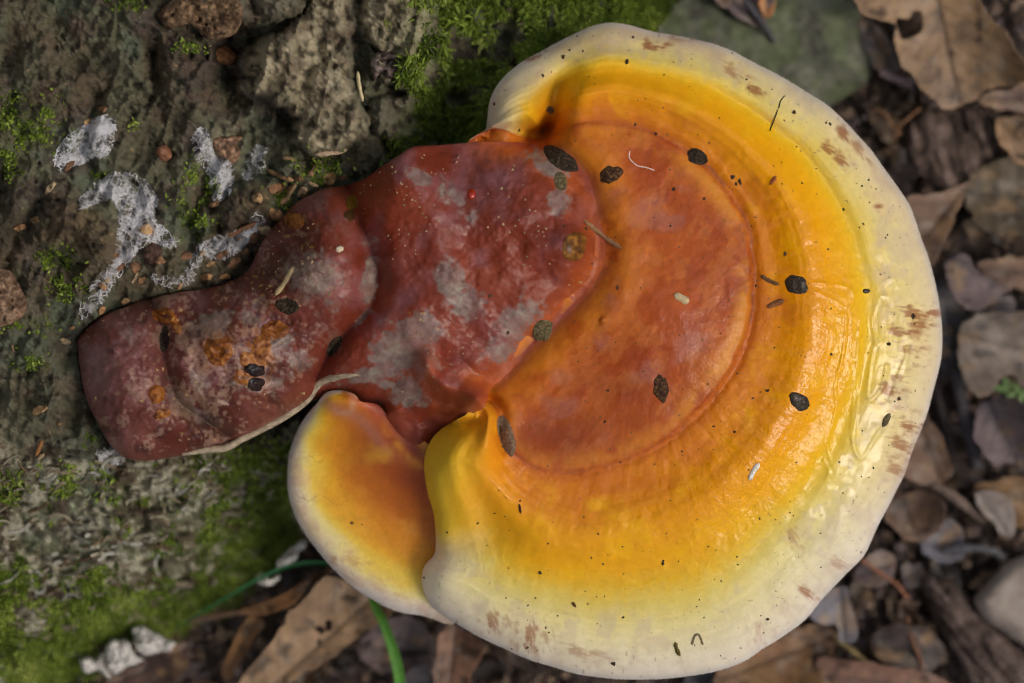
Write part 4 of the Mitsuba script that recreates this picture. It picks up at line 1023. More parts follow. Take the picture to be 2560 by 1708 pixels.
for i, (pts, w, z, lab, c) in enumerate((([(928, 1490), (940, 1520), (960, 1560), (982, 1622), (998, 1690), (1006, 1780)], (16, 20, 23, 25, 27, 28), (-520, -500, -480, -470, -480, -520), 'thick bright green grass blade below the side lobe', (84, 138, 54)),
                                         ([(440, 1572), (500, 1534), (570, 1493), (640, 1452), (700, 1424), (750, 1410), (800, 1408), (850, 1414)], (4, 6, 8, 10, 11, 12, 12, 12), (-600, -570, -540, -520, -500, -480, -470, -460), 'thin dark green grass blade passing behind the side lobe', (56, 110, 70)))):
    q = smooth_open([(*p, zz_, ww) for p, zz_, ww in zip(pts, z, w)], 8)
    d = np.gradient(q[:, :2], axis=0)
    nrm = np.stack([-d[:, 1], d[:, 0]], -1) / np.linalg.norm(d, axis=1, keepdims=True)
    rows = []
    for o, dz in ((-.5, 3), (-.25, -2), (0, -5), (.25, -2), (.5, 3)):
        rows.append(place(*(q[:, :2] + nrm * (q[:, 3] * o)[:, None]).T, q[:, 2] + dz))
    for o, dz in ((.5, 1.6), (0, -7.5), (-.5, 1.6)):
        rows.append(place(*(q[:, :2] + nrm * (q[:, 3] * o)[:, None]).T, q[:, 2] + dz))
    V = np.stack(rows, 1)
    m = V.shape[1]
    ii, jj = np.meshgrid(np.arange(len(q) - 1), np.arange(m), indexing='ij')
    qd = np.stack([ii * m + jj, ii * m + (jj + 1) % m, (ii + 1) * m + (jj + 1) % m, (ii + 1) * m + jj], -1).reshape(-1, 4)
    sh = np.tile(np.array([1, .94, .86, .94, 1, .9, .9, .9]), len(q))
    put(thing('grass_blade', lab, 'grass'), (V.reshape(-1, 3), np.vstack([qd[:, [0, 1, 2]], qd[:, [0, 2, 3]]])), 'moss_leaf', lin(c) * sh[:, None])

# white young fungi at the foot of the tree
for i, (pts, z0, h, lab) in enumerate((([(333, 1574), (352, 1566), (372, 1576), (392, 1586), (412, 1596), (434, 1606), (430, 1624), (400, 1632), (366, 1636), (342, 1624)], -600, 50, 'upper white fungus lump at the lower left foot of the tree'),
                                       ([(268, 1606), (300, 1600), (322, 1608), (334, 1636), (350, 1648), (336, 1660), (316, 1668), (290, 1684), (268, 1668)], -590, 56, 'middle white fungus lump at the lower left foot of the tree'),
                                       ([(200, 1650), (222, 1642), (238, 1652), (256, 1636), (262, 1664), (278, 1692), (268, 1694), (246, 1676), (214, 1682)], -600, 44, 'leftmost small white fungus lump at the lower left foot of the tree'),
                                       ([(641, 1440), (660, 1434), (676, 1446), (700, 1436), (698, 1450), (672, 1464), (650, 1458)], -580, 34, 'small white fungus under the thin green grass blade'),
                                       ([(690, 1408), (716, 1378), (742, 1362), (748, 1386), (730, 1406), (702, 1420)], -580, 34, 'white elongated fungus beside the lower left edge of the side lobe'),
                                       ([(742, 1360), (752, 1350), (764, 1356), (762, 1370), (750, 1376)], -560, 24, 'tiny white fungus knob next to the side lobe'))):
    q = smooth_closed(pts, 6)
    qc = q.mean(0)
    q = qc + (q - qc) * (1 + .5 * (fb(q[:, 0], q[:, 1], 15, 3, 930 + i) - .45))[:, None]
    c = Curve(q)
    p, f, d, ne = sheet(c, 3.5, rings=(1, 3, 6))
    u, v = p[:, 0], p[:, 1]
    z = z0 + h * np.sqrt(1 - np.clip(1 - d / 15, 0, 1) ** 2) + sst(0, 6, d) * 80 * (fb(u, v, 17, 3, 900 + i) - .5)
    vf = body(p, f, z, np.where(d < 1e-6, z, np.minimum(z0 - 30, z - 4)), ne)
    col = lin((214, 210, 204)) * (.7 + .4 * fb(u, v, 12, 3, 910 + i))[:, None]
    put(thing('white_fungus', lab, 'fungus'), vf, 'soil', np.vstack([col, col[ne:]]))

# a pale green sprig on the right
sp = thing('green_sprig', 'pale green leafy sprig at the right edge above the purplish grey stone', 'plant')
q = smooth_open([(2580, 960, -700), (2540, 985, -680), (2500, 976, -670)], 8)
part(sp, 'stem', tube(place(q[:, 0], q[:, 1], q[:, 2]), 2.5 * UNIT, 6), 'moss_leaf', lin((110, 140, 80)))
for i, (cu, cv, a) in enumerate(((2500, 972, 10), (2516, 960, 70), (2524, 992, -50), (2540, 968, 60), (2548, 1004, -60), (2556, 1030, -80), (2566, 950, 50), (2560, 985, 0))):
    t = np.linspace(0, 2 * np.pi, 10, endpoint=False)
    x, y, r = 17 * np.cos(t), 8 * np.sin(t), math.radians(a)
    c = Curve(np.stack([cu + x * math.cos(r) - y * math.sin(r), cv + x * math.sin(r) + y * math.cos(r)], -1))
    p, f, d, ne = sheet(c, 4, rings=(1.5,))
    z = -672 + 10 * (fb(p[:, 0], p[:, 1], 16, 2, 920 + i) - .5) + .3 * (p[:, 0] - cu)
    vf = body(p, f, z, np.where(d < 1e-6, z, z - 2), ne)
    part(sp, 'leaflet', vf, 'moss_leaf', lin((122, 154, 96)))

# ------------------------------------------------------------------ the fungus
fungus = thing('bracket_fungus', 'glossy bracket fungus with red-brown knobbly stem, orange cap and cream margin', 'mushroom')


def stains(u, v, spots, stretch=0.0):
    m = np.zeros_like(u)
    for cu, cv, ru, rv, a, k in spots:
        ang = math.radians(a)
        x, y = (u - cu) * math.cos(ang) + (v - cv) * math.sin(ang), -(u - cu) * math.sin(ang) + (v - cv) * math.cos(ang)
        n = fb(x / 3.5, y, 5.5, 2, 51) * .8 + fb(u, v, 26, 3, 52) * .36
        m = np.maximum(m, .16 * k * np.exp(-(x / ru) ** 2 - (y / rv) ** 2) * sst(.3, .7, fb(u, v, 20, 3, 53)))
        m = np.maximum(m, k * np.exp(-((x / ru) ** 2 + (y / rv) ** 2) ** 1.5) * sst(.53, .80, n))
    return m


def speckle(u, v, scale, seed, thr=.8):
    return sst(thr, thr + .08, nz(u, v, scale, seed))


def cap_color(u, v, do, di, t):
    ang = np.arctan2(v - 870, u - 1600)
    bottom = sst(1150, 1350, v)
    fibre = fb(ang * 260, do * 0.22, 9, 3, 61)
    cloud = fb(u, v, 90, 4, 62)
    tt = t + .07 * (fb(u, v, 120, 4, 63) - .5) + .06 * (fibre - .5)
    right = ramp(tt, [(0, (186, 96, 26)), (.06, (208, 118, 14)), (.2, (226, 142, 4)), (.38, (238, 160, 0)), (.53, (243, 176, 4)), (.60, (239, 190, 34)), (.67, (234, 202, 82)),
                      (.77, (234, 212, 128)), (.88, (234, 214, 154)), (1, (230, 214, 180))])
    low = ramp(tt, [(0, (190, 98, 34)), (.10, (202, 110, 24)), (.2, (212, 128, 18)), (.32, (230, 156, 12)), (.48, (235, 170, 12)), (.56, (229, 182, 42)), (.65, (226, 202, 100)),
                    (.76, (230, 216, 148)), (.88, (232, 220, 182)), (1, (238, 228, 210))])
    col = lerp(right, low, bottom)
    tc = np.maximum(tt, 1 - do / 200) 
    curl = sst(1420, 1330, u) * sst(420, 330, v)
    col = lerp(col, ramp(tc, [(0, (200, 120, 22)), (.4, (214, 150, 20)), (.55, (206, 164, 50)), (.68, (214, 190, 120)), (.85, (218, 202, 166)), (1, (220, 206, 184))]), curl * (di < 0))
    # the fold stays yellow to its edge
    fold = sst(1290, 1150, u) * sst(1420, 1300, v) * sst(960, 1000, v)
    fcol = ramp(np.clip((u - 1060) / 230 + .12 * (cloud - .5) - .15 * sst(1250, 1330, v), 0, 1), [(0, (226, 194, 58)), (.35, (230, 178, 36)), (.7, (222, 146, 30)), (1, (204, 112, 30))])
    col = lerp(col, fcol, fold)
    # mottling: brighter yellow flecks, dull orange blotches
    mid = sst(.02, .12, tt) * sst(.62, .5, tt)
    col = mixc(col, (246, 188, 10), .5 * mid * sst(.48, .75, fb(u, v, 55, 4, 64)))
    col = mixc(col, (196, 104, 30), .5 * sst(.45, .1, tt) * (di < 0) * sst(.5, .68, fb(u, v, 60, 4, 65)))
    col = mixc(col, (214, 128, 66), .45 * sst(.3, .1, tt) * (di < 0) * sst(.55, .7, fb(u, v, 40, 4, 66)) * sst(700, 300, v))
    # disc
    n1, n2, n3 = fb(u, v, 150, 5, 67), fb(u, v, 45, 4, 68), fb(u, v, 260, 4, 69)
    dc = ramp(np.clip(n1 * 1.5 - .25 + .35 * (n2 - .5), 0, 1), [(0, (150, 57, 17)), (.45, (174, 79, 18)), (1, (196, 106, 20))])
    rim = np.exp(-((di - 26) / 22) ** 2) * (.45 + .55 * bottom)
    dc = mixc(dc, (222, 146, 38), .9 * rim * sst(.35, .6, n2 + .1))
    dc = mixc(dc, (150, 64, 36), .5 * np.exp(-((di - 3) / 6) ** 2))
    dc = mixc(dc, (170, 108, 92), .5 * sst(.52, .68, fb(u + 60 * n2, v * 1.4, 110, 5, 70)) * sst(30, 110, di))
    dc = mixc(dc, (204, 120, 50), .36 * sst(.5, .66, fb(u * .8 + v * .5, v * .5 - u * .3, 34, 4, 73)))
    dc = mixc(dc, (128, 54, 26), .16 * sst(.52, .66, fb(u, v, 62, 4, 74)))
    dc = dc * (.9 + .2 * nz(u, v, 4, 75))[..., None]
    dc = dc * (.86 + .28 * fb(ang * 420, np.hypot(u - 1600, v - 870) * .3, 9, 3, 59))[..., None]
    dc = mixc(dc, (212, 126, 30), .85 * sst(130, 24, STEM.dist(u, v) * np.where(STEM.inside(u, v), 0, 1)) * sst(.34, .6, .6 * n2 + .4 * n1) * sst(1230, 1280, u))
    dc = mixc(dc, (218, 140, 36), .75 * np.exp(-((di - 20 - 26 * (n1 - .5)) / 17) ** 2) * sst(.4, .58, n2) * sst(1650, 1800, u))
    dc = mixc(dc, (122, 54, 36), .6 * gauss(u, v, 1400, 1085, 130, 56, -6) + .35 * gauss(u, v, 1580, 980, 90, 60))
    dsoft = di + 60 * (fb(u, v, 50, 4, 76) - .5) * sst(1500, 1300, u + .5 * (1000 - v)) + 26 * (fb(u, v, 30, 3, 77) - .5) * np.maximum(bottom, sst(420, 320, v))
    col = lerp(col, dc, sst(-5, 6, dsoft))
    # growth line outside the disc
    dw = di + 16 * (fb(u, v, 62, 3, 15) - .5) + 7 * (fb(u, v, 16, 2, 16) - .5)
    col = mixc(col, (120, 52, 24), .6 * np.exp(-((dw + 4) / 4) ** 2) * sst(.42, .58, fb(u, v, 70, 3, 78)) * sst(1600, 1760, u))
    # pale margin: pinkish flush and fine lines
    pale = sst(.6, .75, tt) * (di < 0) * (1 - fold)
    col = mixc(col, (212, 178, 150), .5 * pale * sst(.5, .72, fb(ang * 500, do, 60, 4, 71)) * sst(1100, 500, v))
    col = col * (1 + pale * (.16 * (fibre - .5) + .10 * (fb(u, v, 30, 4, 58) - .5) + .10 * (fb(ang * 60, do, 7, 3, 57) - .5)))[..., None]
    col = mixc(col, (206, 186, 160), .4 * pale * sst(.5, .66, fb(u, v, 46, 4, 56)))
    foldedge = sst(1262, 1215, u) * sst(900, 980, v) * sst(1400, 1300, v)
    col = lerp(col, fcol, foldedge * sst(90, 20, do))
    col = mixc(col, (216, 210, 206), .6 * sst(16, 2, do) * (di < 0) * (1 - foldedge))
    col = mixc(col, (150, 130, 30), .55 * gauss(u, v, 1398, 215, 26, 60, 20))
    sd_ = STEM.dist(u, v)
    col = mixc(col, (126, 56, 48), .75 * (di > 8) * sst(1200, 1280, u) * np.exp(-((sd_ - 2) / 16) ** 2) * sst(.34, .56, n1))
    st = stains(u, v, [(1636, 112, 42, 17, 3, 1), (1337, 140, 30, 9, -22, 1), (1890, 224, 26, 14, 25, .9), (1840, 180, 50, 24, 25, .5), (1700, 95, 60, 12, 10, .4), (2078, 372, 26, 22, 30, .9), (2112, 335, 30, 16, 50, .8), (2106, 398, 32, 24, 30, .7),
                       (2150, 375, 60, 12, 55, .5), (2196, 516, 12, 6, 0, .8), (2292, 782, 70, 22, 6, .95), (2248, 826, 62, 18, 8, 1), (2300, 812, 40, 12, 6, .8), (2275, 870, 55, 60, 6, .5), (2230, 975, 40, 70, 6, .65), (2276, 1060, 44, 34, 8, .8),
                       (2258, 1110, 50, 50, 8, .6), (2240, 1170, 30, 40, 8, .5), (1236, 1556, 34, 46, 70, .55), (1330, 1592, 58, 52, 80, .55), (1450, 1628, 90, 16, 12, .4), (1988, 1344, 34, 30, 60, .4), (2100, 1408, 30, 20, 20, .4), (2020, 1482, 36, 12, 35, .7), (1905, 1580, 50, 40, 80, .25)])
    col = mixc(col, (150, 80, 36), .78 * np.clip(1.6 * st, 0, 1))
    col = col * (.94 + .12 * nz(u, v, 4, 60))[..., None]
    col = mixc(col, (120, 80, 40), .5 * pale * speckle(u, v, 9, 72, .9))
    return col


p, f, d, ne = sheet(CAP, 3.2)
z, do, di, t = z_cap(p[:, 0], p[:, 1])
cc = cap_color(p[:, 0], p[:, 1], d, di, t)
thick = 90 + 130 * sst(0, 500, d)
bot = z[:] - thick * sst(0, 160, d)
bot = np.where(d < 60, np.minimum(bot, z), bot)
edge_z = z.copy()
vf = (place(p[:, 0], p[:, 1], z), f)
part(fungus, 'cap', vf, 'wax', cc)
lp, lf, ld, lne = sheet(CAP, 14, rings=(4, 12, 26))
lz = z_cap(lp[:, 0], lp[:, 1])[0]
lz = np.where(ld < 1e-6, lz, lz - 6 - 190 * sst(0, 500, ld) - 25 * np.sqrt(np.clip(ld / 40, 0, 1)))
lz = np.where(ld < 30, np.minimum(lz, cKDTree(p[:ne]).query(lp)[0] * -.35 + z[cKDTree(p[:ne]).query(lp)[1]] - .5), lz)
part(fungus, 'pore_surface', (place(lp[:, 0], lp[:, 1], lz), lf[:, ::-1]), 'crust', lin((214, 206, 192)) * np.ones((len(lp), 1)))


def grey_patch(u, v):
    g = np.zeros_like(u)
    for cu, cv, ru, rv, a, k in ((1052, 445, 42, 26, 25, 1), (1130, 490, 60, 36, 30, .75), (1180, 540, 22, 34, 0, .6), (1125, 700, 44, 62, -25, 1), (1165, 760, 60, 60, 40, .8), (1000, 880, 90, 66, -40, 1.25), (930, 935, 80, 24, -14, 1.1), (1040, 830, 90, 60, -10, .95),
                                 (1060, 900, 60, 50, 0, 1), (1290, 800, 100, 56, -42, .9), (1250, 880, 60, 34, -30, .8), (1370, 410, 60, 34, 35, .9), (1400, 500, 34, 50, 10, .85), (1020, 985, 60, 40, 10, 1.05), (960, 960, 50, 20, 10, .9), (780, 690, 80, 70, 20, 1.0), (820, 760, 60, 44, 20, .6), (925, 700, 22, 80, 8, .95), (910, 790, 16, 50, 40, .7),
                                 (450, 1000, 50, 34, 40, .8), (530, 800, 60, 36, -10, .8), (700, 860, 50, 50, 0, .75), (630, 800, 50, 26, 20, .7), (500, 950, 46, 46, 0, .7), (745, 905, 40, 50, 20, .75), (330, 840, 50, 30, 0, .6), (250, 940, 30, 80, 0, .6), (660, 960, 60, 26, -20, .7), (500, 1040, 60, 30, 20, .8), (480, 820, 60, 50, 0, .55), (640, 760, 70, 40, 30, .5), (590, 960, 70, 30, 0, .5), (940, 610, 40, 50, -30, .5)):
        g = np.maximum(g, k * gauss(u, v, cu, cv, ru, rv, a))
    n = .55 * fb(u, v, 46, 5, 80) + .45 * fb(u, v, 13, 3, 81)
    q = g * .55 + n * .78 - .16
    return .45 * sst(.42, .56, q) + .55 * sst(.50, .60, q) * (.4 + .9 * fb(u, v, 26, 3, 79)), g


def stem_color(u, v, d, on_cap, neck):
    n1, n2, n3 = fb(u, v, 170, 5, 82), fb(u, v, 52, 4, 83), fb(u, v, 16, 3, 84)
    left = sst(960, 640, u)
    base = ramp(np.clip(1.5 * n1 - .25 + .4 * (n2 - .5), 0, 1), [(0, (88, 33, 21)), (.4, (125, 50, 30)), (.75, (142, 64, 40)), (1, (156, 82, 52))])
    dark = ramp(np.clip(1.5 * n1 - .25 + .5 * (n2 - .5), 0, 1), [(0, (66, 30, 25)), (.45, (96, 46, 37)), (.8, (122, 70, 60)), (1, (148, 98, 90))])
    col = lerp(base, dark, left)
    col = mixc(col, (142, 96, 102), .6 * sst(.5, .72, fb(u, v, 100, 5, 85)) * (1 - .3 * left))
    col = mixc(col, (150, 84, 82), .6 * gauss(u, v, 850, 690, 80, 80) * sst(.35, .6, n2))
    col = mixc(col, (138, 112, 118), .65 * gauss(u, v, 238, 900, 34, 100, -6) * sst(.35, .6, n2))
    # orange tissue near the disc and in the knotted strip
    col = mixc(col, (172, 82, 30), sst(1130, 1240, u) * sst(0, 1, np.clip(1.05 - d / 95 + 1.3 * (n2 - .5) + 1.1 * (n1 - .5), 0, 1)))
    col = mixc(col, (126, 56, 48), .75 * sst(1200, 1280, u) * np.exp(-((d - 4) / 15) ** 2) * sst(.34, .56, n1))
    col = mixc(col, (186, 92, 34), .5 * gauss(u, v, 1130, 985, 110, 60) * sst(.42, .6, n2) + .6 * gauss(u, v, 1185, 960, 40, 40))
    col = mixc(col, (196, 98, 34), .5 * sst(.5, .65, n2) * sst(400, 360, v) * sst(1180, 1240, u))
    g, gg = grey_patch(u, v)
    gc = ramp(n3, [(.2, (112, 96, 90)), (.55, (140, 126, 116)), (.8, (158, 146, 132))])
    gc = mixc(gc, (140, 112, 110), .5 * sst(.4, .6, n2))
    col = lerp(col, gc, np.clip(g, 0, 1) * .92 * (.74 + .34 * sst(.2, .6, nz(u, v, 4.5, 92))))
    # tan crust on the old stem
    tan = sst(.545, .63, .45 * fb(u, v, 30, 5, 86) + .55 * fb(u, v, 12, 4, 91) + .16 * (gauss(u, v, 500, 860, 110, 80) + gauss(u, v, 470, 1010, 80, 60) + .8 * gauss(u, v, 640, 1000, 100, 50)) - .04) * left
    col = mixc(col, (158, 128, 106), .62 * tan)
    col = mixc(col, (130, 92, 96), .6 * gauss(u, v, 290, 880, 90, 120) * sst(.3, .6, n2))
    col = mixc(col, (54, 25, 22), .6 * sst(.53, .66, fb(u, v, 40, 4, 44)) * left)
    col = mixc(col, (166, 132, 116), .55 * sst(.55, .64, .5 * fb(u, v, 8, 3, 45) + .5 * fb(u, v, 44, 3, 46)) * left)
    col = mixc(col, (176, 112, 44), .8 * sst(.45, .6, n3 + .5 * gauss(u, v, 560, 860, 26, 26) + .3 * n2 - .15) * (gauss(u, v, 655, 870, 34, 70, 10) + .7 * gauss(u, v, 545, 880, 46, 46)) ) 
    col = mixc(col, (188, 150, 70), .75 * speckle(u, v, 6, 87, .74) * (gauss(u, v, 660, 715, 50, 40, -40) + gauss(u, v, 735, 560, 40, 30) + gauss(u, v, 770, 625, 20, 14)))
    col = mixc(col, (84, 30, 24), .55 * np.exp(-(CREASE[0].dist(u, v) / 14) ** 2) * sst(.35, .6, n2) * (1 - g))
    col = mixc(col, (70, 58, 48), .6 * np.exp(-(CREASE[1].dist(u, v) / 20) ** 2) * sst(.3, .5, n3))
    col = mixc(col, (60, 20, 18), .45 * speckle(u, v, 11, 88, .84) * on_cap)
    col = mixc(col, (190, 170, 140), .6 * speckle(u, v, 7, 89, .91))
    kn = np.exp(-(KNOT.dist(u, v) / 34) ** 2)
    col = mixc(col, (158, 70, 44), .7 * kn)
    col = mixc(col, (160, 116, 122), .75 * kn * sst(.46, .58, n2))
    col = mixc(col, (188, 98, 40), .7 * gauss(u, v, 1120, 985, 90, 50) * sst(.5, .6, n1))
    col = mixc(col, (214, 130, 50), .75 * gauss(u, v, 1190, 975, 26, 30) * sst(.35, .55, n2))
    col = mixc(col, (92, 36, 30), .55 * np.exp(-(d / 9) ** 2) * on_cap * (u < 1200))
    col = mixc(col, (120, 46, 36), .5 * sst(.55, .66, fb((u + v) * .42, (v - u) * 1.0, 60, 3, 24)) * gauss(u, v, 1190, 800, 190, 130, -35))
    col = col * (.86 + .28 * nz(u, v, 4, 99))[..., None]
    # hair cracks
    ck = np.abs(fb(u, v, 120, 4, 90) - .5)
    col = mixc(col, (66, 28, 24), .55 * sst(.006, .002, ck) * np.clip(gauss(u, v, 800, 720, 110, 110) + gauss(u, v, 570, 900, 120, 80) + .6 * gauss(u, v, 1060, 700, 160, 160), 0, 1))
    return col


p, f, d, ne = sheet(STEM, 3.2)
z, d, oc, nk = z_stem(p[:, 0], p[:, 1])
d[:ne] = 0
vf = body(p, f, z, z - 1 - np.minimum(260 * (1 - .8 * oc), 200) * sst(0, 90, d), ne)
c0 = stem_color(p[:, 0], p[:, 1], d, oc, nk)
part(fungus, 'stem', vf, 'crust', np.vstack([c0, c0[ne:]]), label='red-brown knobbly stem with grey crust')

p, f, d0, ne = sheet(LOBE, 3.4)
z, d, dt = z_lobe(p[:, 0], p[:, 1])
u, v = p[:, 0], p[:, 1]
tl = np.clip(d / (d + dt + 1e-6) , 0, 1) + .07 * (fb(u, v, 80, 4, 93) - .5) + .022 * np.sin(dt / 13 + 3 * nz(u, v, 140, 38))
cl = ramp(tl, [(0, (212, 202, 192)), (.07, (220, 204, 172)), (.13, (226, 210, 140)), (.21, (230, 196, 76)), (.31, (222, 164, 38)), (.43, (208, 134, 32)), (.57, (194, 110, 34)), (.74, (178, 88, 36)), (.87, (160, 70, 36)), (1, (134, 50, 34))])
cl = mixc(cl, (178, 116, 98), .65 * np.exp(-((dt - 58) / 16) ** 2) * sst(1180, 1080, v))
cl = mixc(cl, (214, 144, 48), .6 * np.exp(-((dt - 30) / 16) ** 2) * sst(.35, .7, fb(u, v, 40, 3, 94)) * sst(930, 990, u))
cl = mixc(cl, (226, 172, 56), .5 * sst(.48, .8, fb(u, v, 60, 4, 95)) * sst(.4, .6, tl))
cl = mixc(cl, (120, 60, 36), .5 * sst(.5, .66, fb(u, v, 50, 4, 96)) * sst(1040, 1085, u) * sst(1220, 1280, v) * sst(1360, 1320, v))
cl = mixc(cl, (166, 100, 56), .75 * stains(u, v, [(838, 1420, 70, 34, 48, .8), (890, 1400, 40, 26, 20, .6), (960, 1470, 80, 30, 30, .35), (800, 1370, 60, 30, 50, .4), (745, 1200, 30, 80, 0, .25)]))
cl = mixc(cl, (150, 86, 44), .6 * sst(.008, .002, np.abs(fb(u, v, 100, 4, 97) - .5)) * gauss(u, v, 800, 1240, 60, 120, -20))
cl = cl * (.9 + .2 * fb(u, v, 22, 4, 39))[:, None] * (.94 + .12 * nz(u, v, 4, 41))[:, None]
cl = mixc(cl, (200, 168, 144), .5 * sst(90, 30, d) * sst(.48, .62, fb(u, v, 44, 4, 42)))
cl = mixc(cl, (216, 210, 204), .7 * sst(14, 3, d) * (u < 1060))
vf = body(p, f, z, np.where(d0 < 1e-6, z, z - 2 - 70 * sst(0, 90, d0)), ne)
part(fungus, 'side_lobe', vf, 'wax', np.vstack([cl, cl[ne:]]), label='small yellow lobe tucked under the cap fold')

# pale ridge along the stem's lower edge
rp = smooth_open([(455, 1136), (520, 1124), (565, 1120), (605, 1098), (650, 1076), (695, 1052), (735, 1026), (768, 1000), (785, 975), (803, 956), (835, 943), (870, 938), (900, 936)], 5)
zr = np.where(rp[:, 0] < 775, -118, z_stem(rp[:, 0], rp[:, 1])[0] - 2)
zr = np.convolve(np.pad(zr, 6, mode='edge'), np.ones(13) / 13, 'valid')
rad = (8 + 3 * nz(rp[:, 0], rp[:, 1], 22, 98)) * np.clip(np.linspace(0.4, 6, len(rp)), 0, 1) * np.clip(np.linspace(6, .4, len(rp)), 0, 1)
vf = tube(place(rp[:, 0], rp[:, 1], zr), rad * UNIT, 12)
vv = vf[0]
col = ramp(meshkit.fbm(vv * 1500, 3, 5), [(.3, (140, 124, 104)), (.7, (186, 172, 146))])
part(fungus, 'pale_ridge', (vv + .0006 * (meshkit.fbm(vv * 900, 3, 9)[:, None] - .5), vf[1]), 'crust', col, label='pale crusty ridge along the lower edge of the stem')


# amber resin blisters and rings on the stem
for i, (cu, cv, ru, rv, a, h, ring) in enumerate(((690, 824, 33, 26, 10, 9, 1), (652, 868, 24, 34, 10, 7, 0), (632, 905, 34, 22, 15, 6, 0), (412, 790, 32, 20, 20, 8, 1), (440, 812, 12, 26, -20, 6, 0), (548, 878, 38, 36, 0, 8, 1),
                                                  (390, 985, 22, 24, 0, 8, 1), (405, 1036, 22, 13, -15, 10, 0), (610, 942, 30, 20, 0, 5, 0), (1436, 615, 31, 38, 15, 10, 0), (735, 553, 26, 18, 10, 8, 0), (640, 960, 22, 18, 0, 9, 2), (636, 924, 26, 18, 10, 11, 2))):
    vf, idx, pp, d = blob(cu, cv, ru, rv, a, h, lambda uu, vv_: z_stem(uu, vv_)[0] - 1.5, 2.2, .22, 200 + i)
    if ring == 1:
        dd = d / min(ru, rv)
        vv = vf[0].copy()
        vv[:len(pp), 2] += UNIT * (5 * np.exp(-((dd - .45) / .13) ** 2) - 7 * sst(.55, .9, dd))
        vf = (vv, vf[1])
    dark, base, light = (((84, 44, 20), (142, 84, 36), (178, 122, 62)), ((84, 42, 18), (136, 78, 30), (172, 116, 54)), ((18, 12, 14), (34, 24, 26), (64, 48, 44)))[ring]
    if i == 9:
        dark, base, light = (60, 36, 12), (116, 72, 22), (168, 116, 46)
    part(fungus, 'resin_blister', vf, 'crust', lump_color(pp, base, dark, light, 220 + i, 9)[idx],
         label={9: 'crusty amber blister near the edge of the orange disc', 12: 'black shiny blister on the stem'}.get(i))

# drops of resin
for i, (cu, cv, ru, rv, c, h) in enumerate(((1178, 485, 11, 14, (168, 44, 16), 12), (880, 506, 15, 20, (112, 82, 22), 14), (874, 538, 16, 14, (78, 54, 30), 7))):
    vf, idx, pp, d = blob(cu, cv, ru, rv, 0, h, lambda uu, vv_: z_stem(uu, vv_)[0] - 2, 2, .06, 240 + i)
    part(fungus, 'resin_drop', vf, 'wet', lin(c), label=('tiny red resin drop', 'yellow amber resin drop in the crease', None)[i])

# ------------------------------------------------------------------ dark pellets and bits lying on the fungus
PELLETS = [
    (1401, 397, 52, 24, 35, 9, 0, 'long black pellet on the upper edge of the red-brown stem knob'),
    (1527, 437, 30, 22, -18, 9, 1, 'dark brown oval pellet on the upper left of the orange disc'),
    (1743, 393, 29, 21, 24, 9, 0, 'wet black oval pellet at the upper right edge of the orange disc'),
    (1402, 454, 17, 26, -12, 8, 2, 'olive grey oval pellet on the grey top of the stem knob'),
    (1356, 826, 30, 26, -40, 10, 2, 'olive brown rounded pellet at the lower right of the stem knob'),
    (1990, 712, 31, 24, 12, 10, 0, 'black wet pellet with wrinkles beside it on the right orange band'),
    (1998, 1005, 30, 22, 42, 8, 0, 'black tear shaped pellet on the lower right orange band'),
    (1653, 972, 21, 36, -8, 8, 1, 'dark brown grainy pellet standing in the lower right of the orange disc'),
    (1266, 1090, 20, 52, -16, 10, 3, 'long grey brown pellet wedged beside the yellow fold'),
    (718, 765, 32, 21, 14, 9, 0, 'dark fuzzy pellet on the middle of the old stem'),
    (837, 864, 15, 34, 35, 6, 0, 'black cracked pit crust in the crease of the stem'),
    (411, 848, 17, 38, 6, 5, 4, 'dark soft crust in the groove of the stem end'),
    (2166, 728, 10, 7, 5, 7, 0, 'small shiny black bead on the pale yellow band at right'),
    (2216, 1050, 9, 20, 25, 7, 2, 'small ragged dark crumb among wrinkles on the wet right margin'),
    (1376, 275, 11, 11, 0, 7, 2, 'small grey crumb in the hollow of the curled upper left margin'),
]
PC = [((26, 20, 16), (48, 38, 28), (92, 78, 58)), ((40, 24, 16), (66, 42, 26), (120, 90, 58)), ((62, 54, 36), (92, 82, 56), (134, 122, 92)), ((76, 58, 44), (110, 88, 68), (150, 128, 104)), ((40, 32, 28), (58, 46, 40), (84, 70, 60))]
for i, (cu, cv, ru, rv, a, h, ci, lab) in enumerate(PELLETS):
    vf, idx, pp, d = blob(cu, cv, ru, rv, a, h, lambda uu, vv_: z_top(uu, vv_) - 3.2, 2.2, .12 + .09 * ((i * 7) % 4) / 3, 260 + i)
    k = thing('dark_pellet', lab, 'pellet', 'dark pellets stuck on the fungus')
    dk, bs, lt = PC[ci]
    put(k, vf, 'bark' if i not in (5, 6, 12) else 'crust', lump_color(pp, bs, dk, lt, 280 + i, 3.1)[idx])


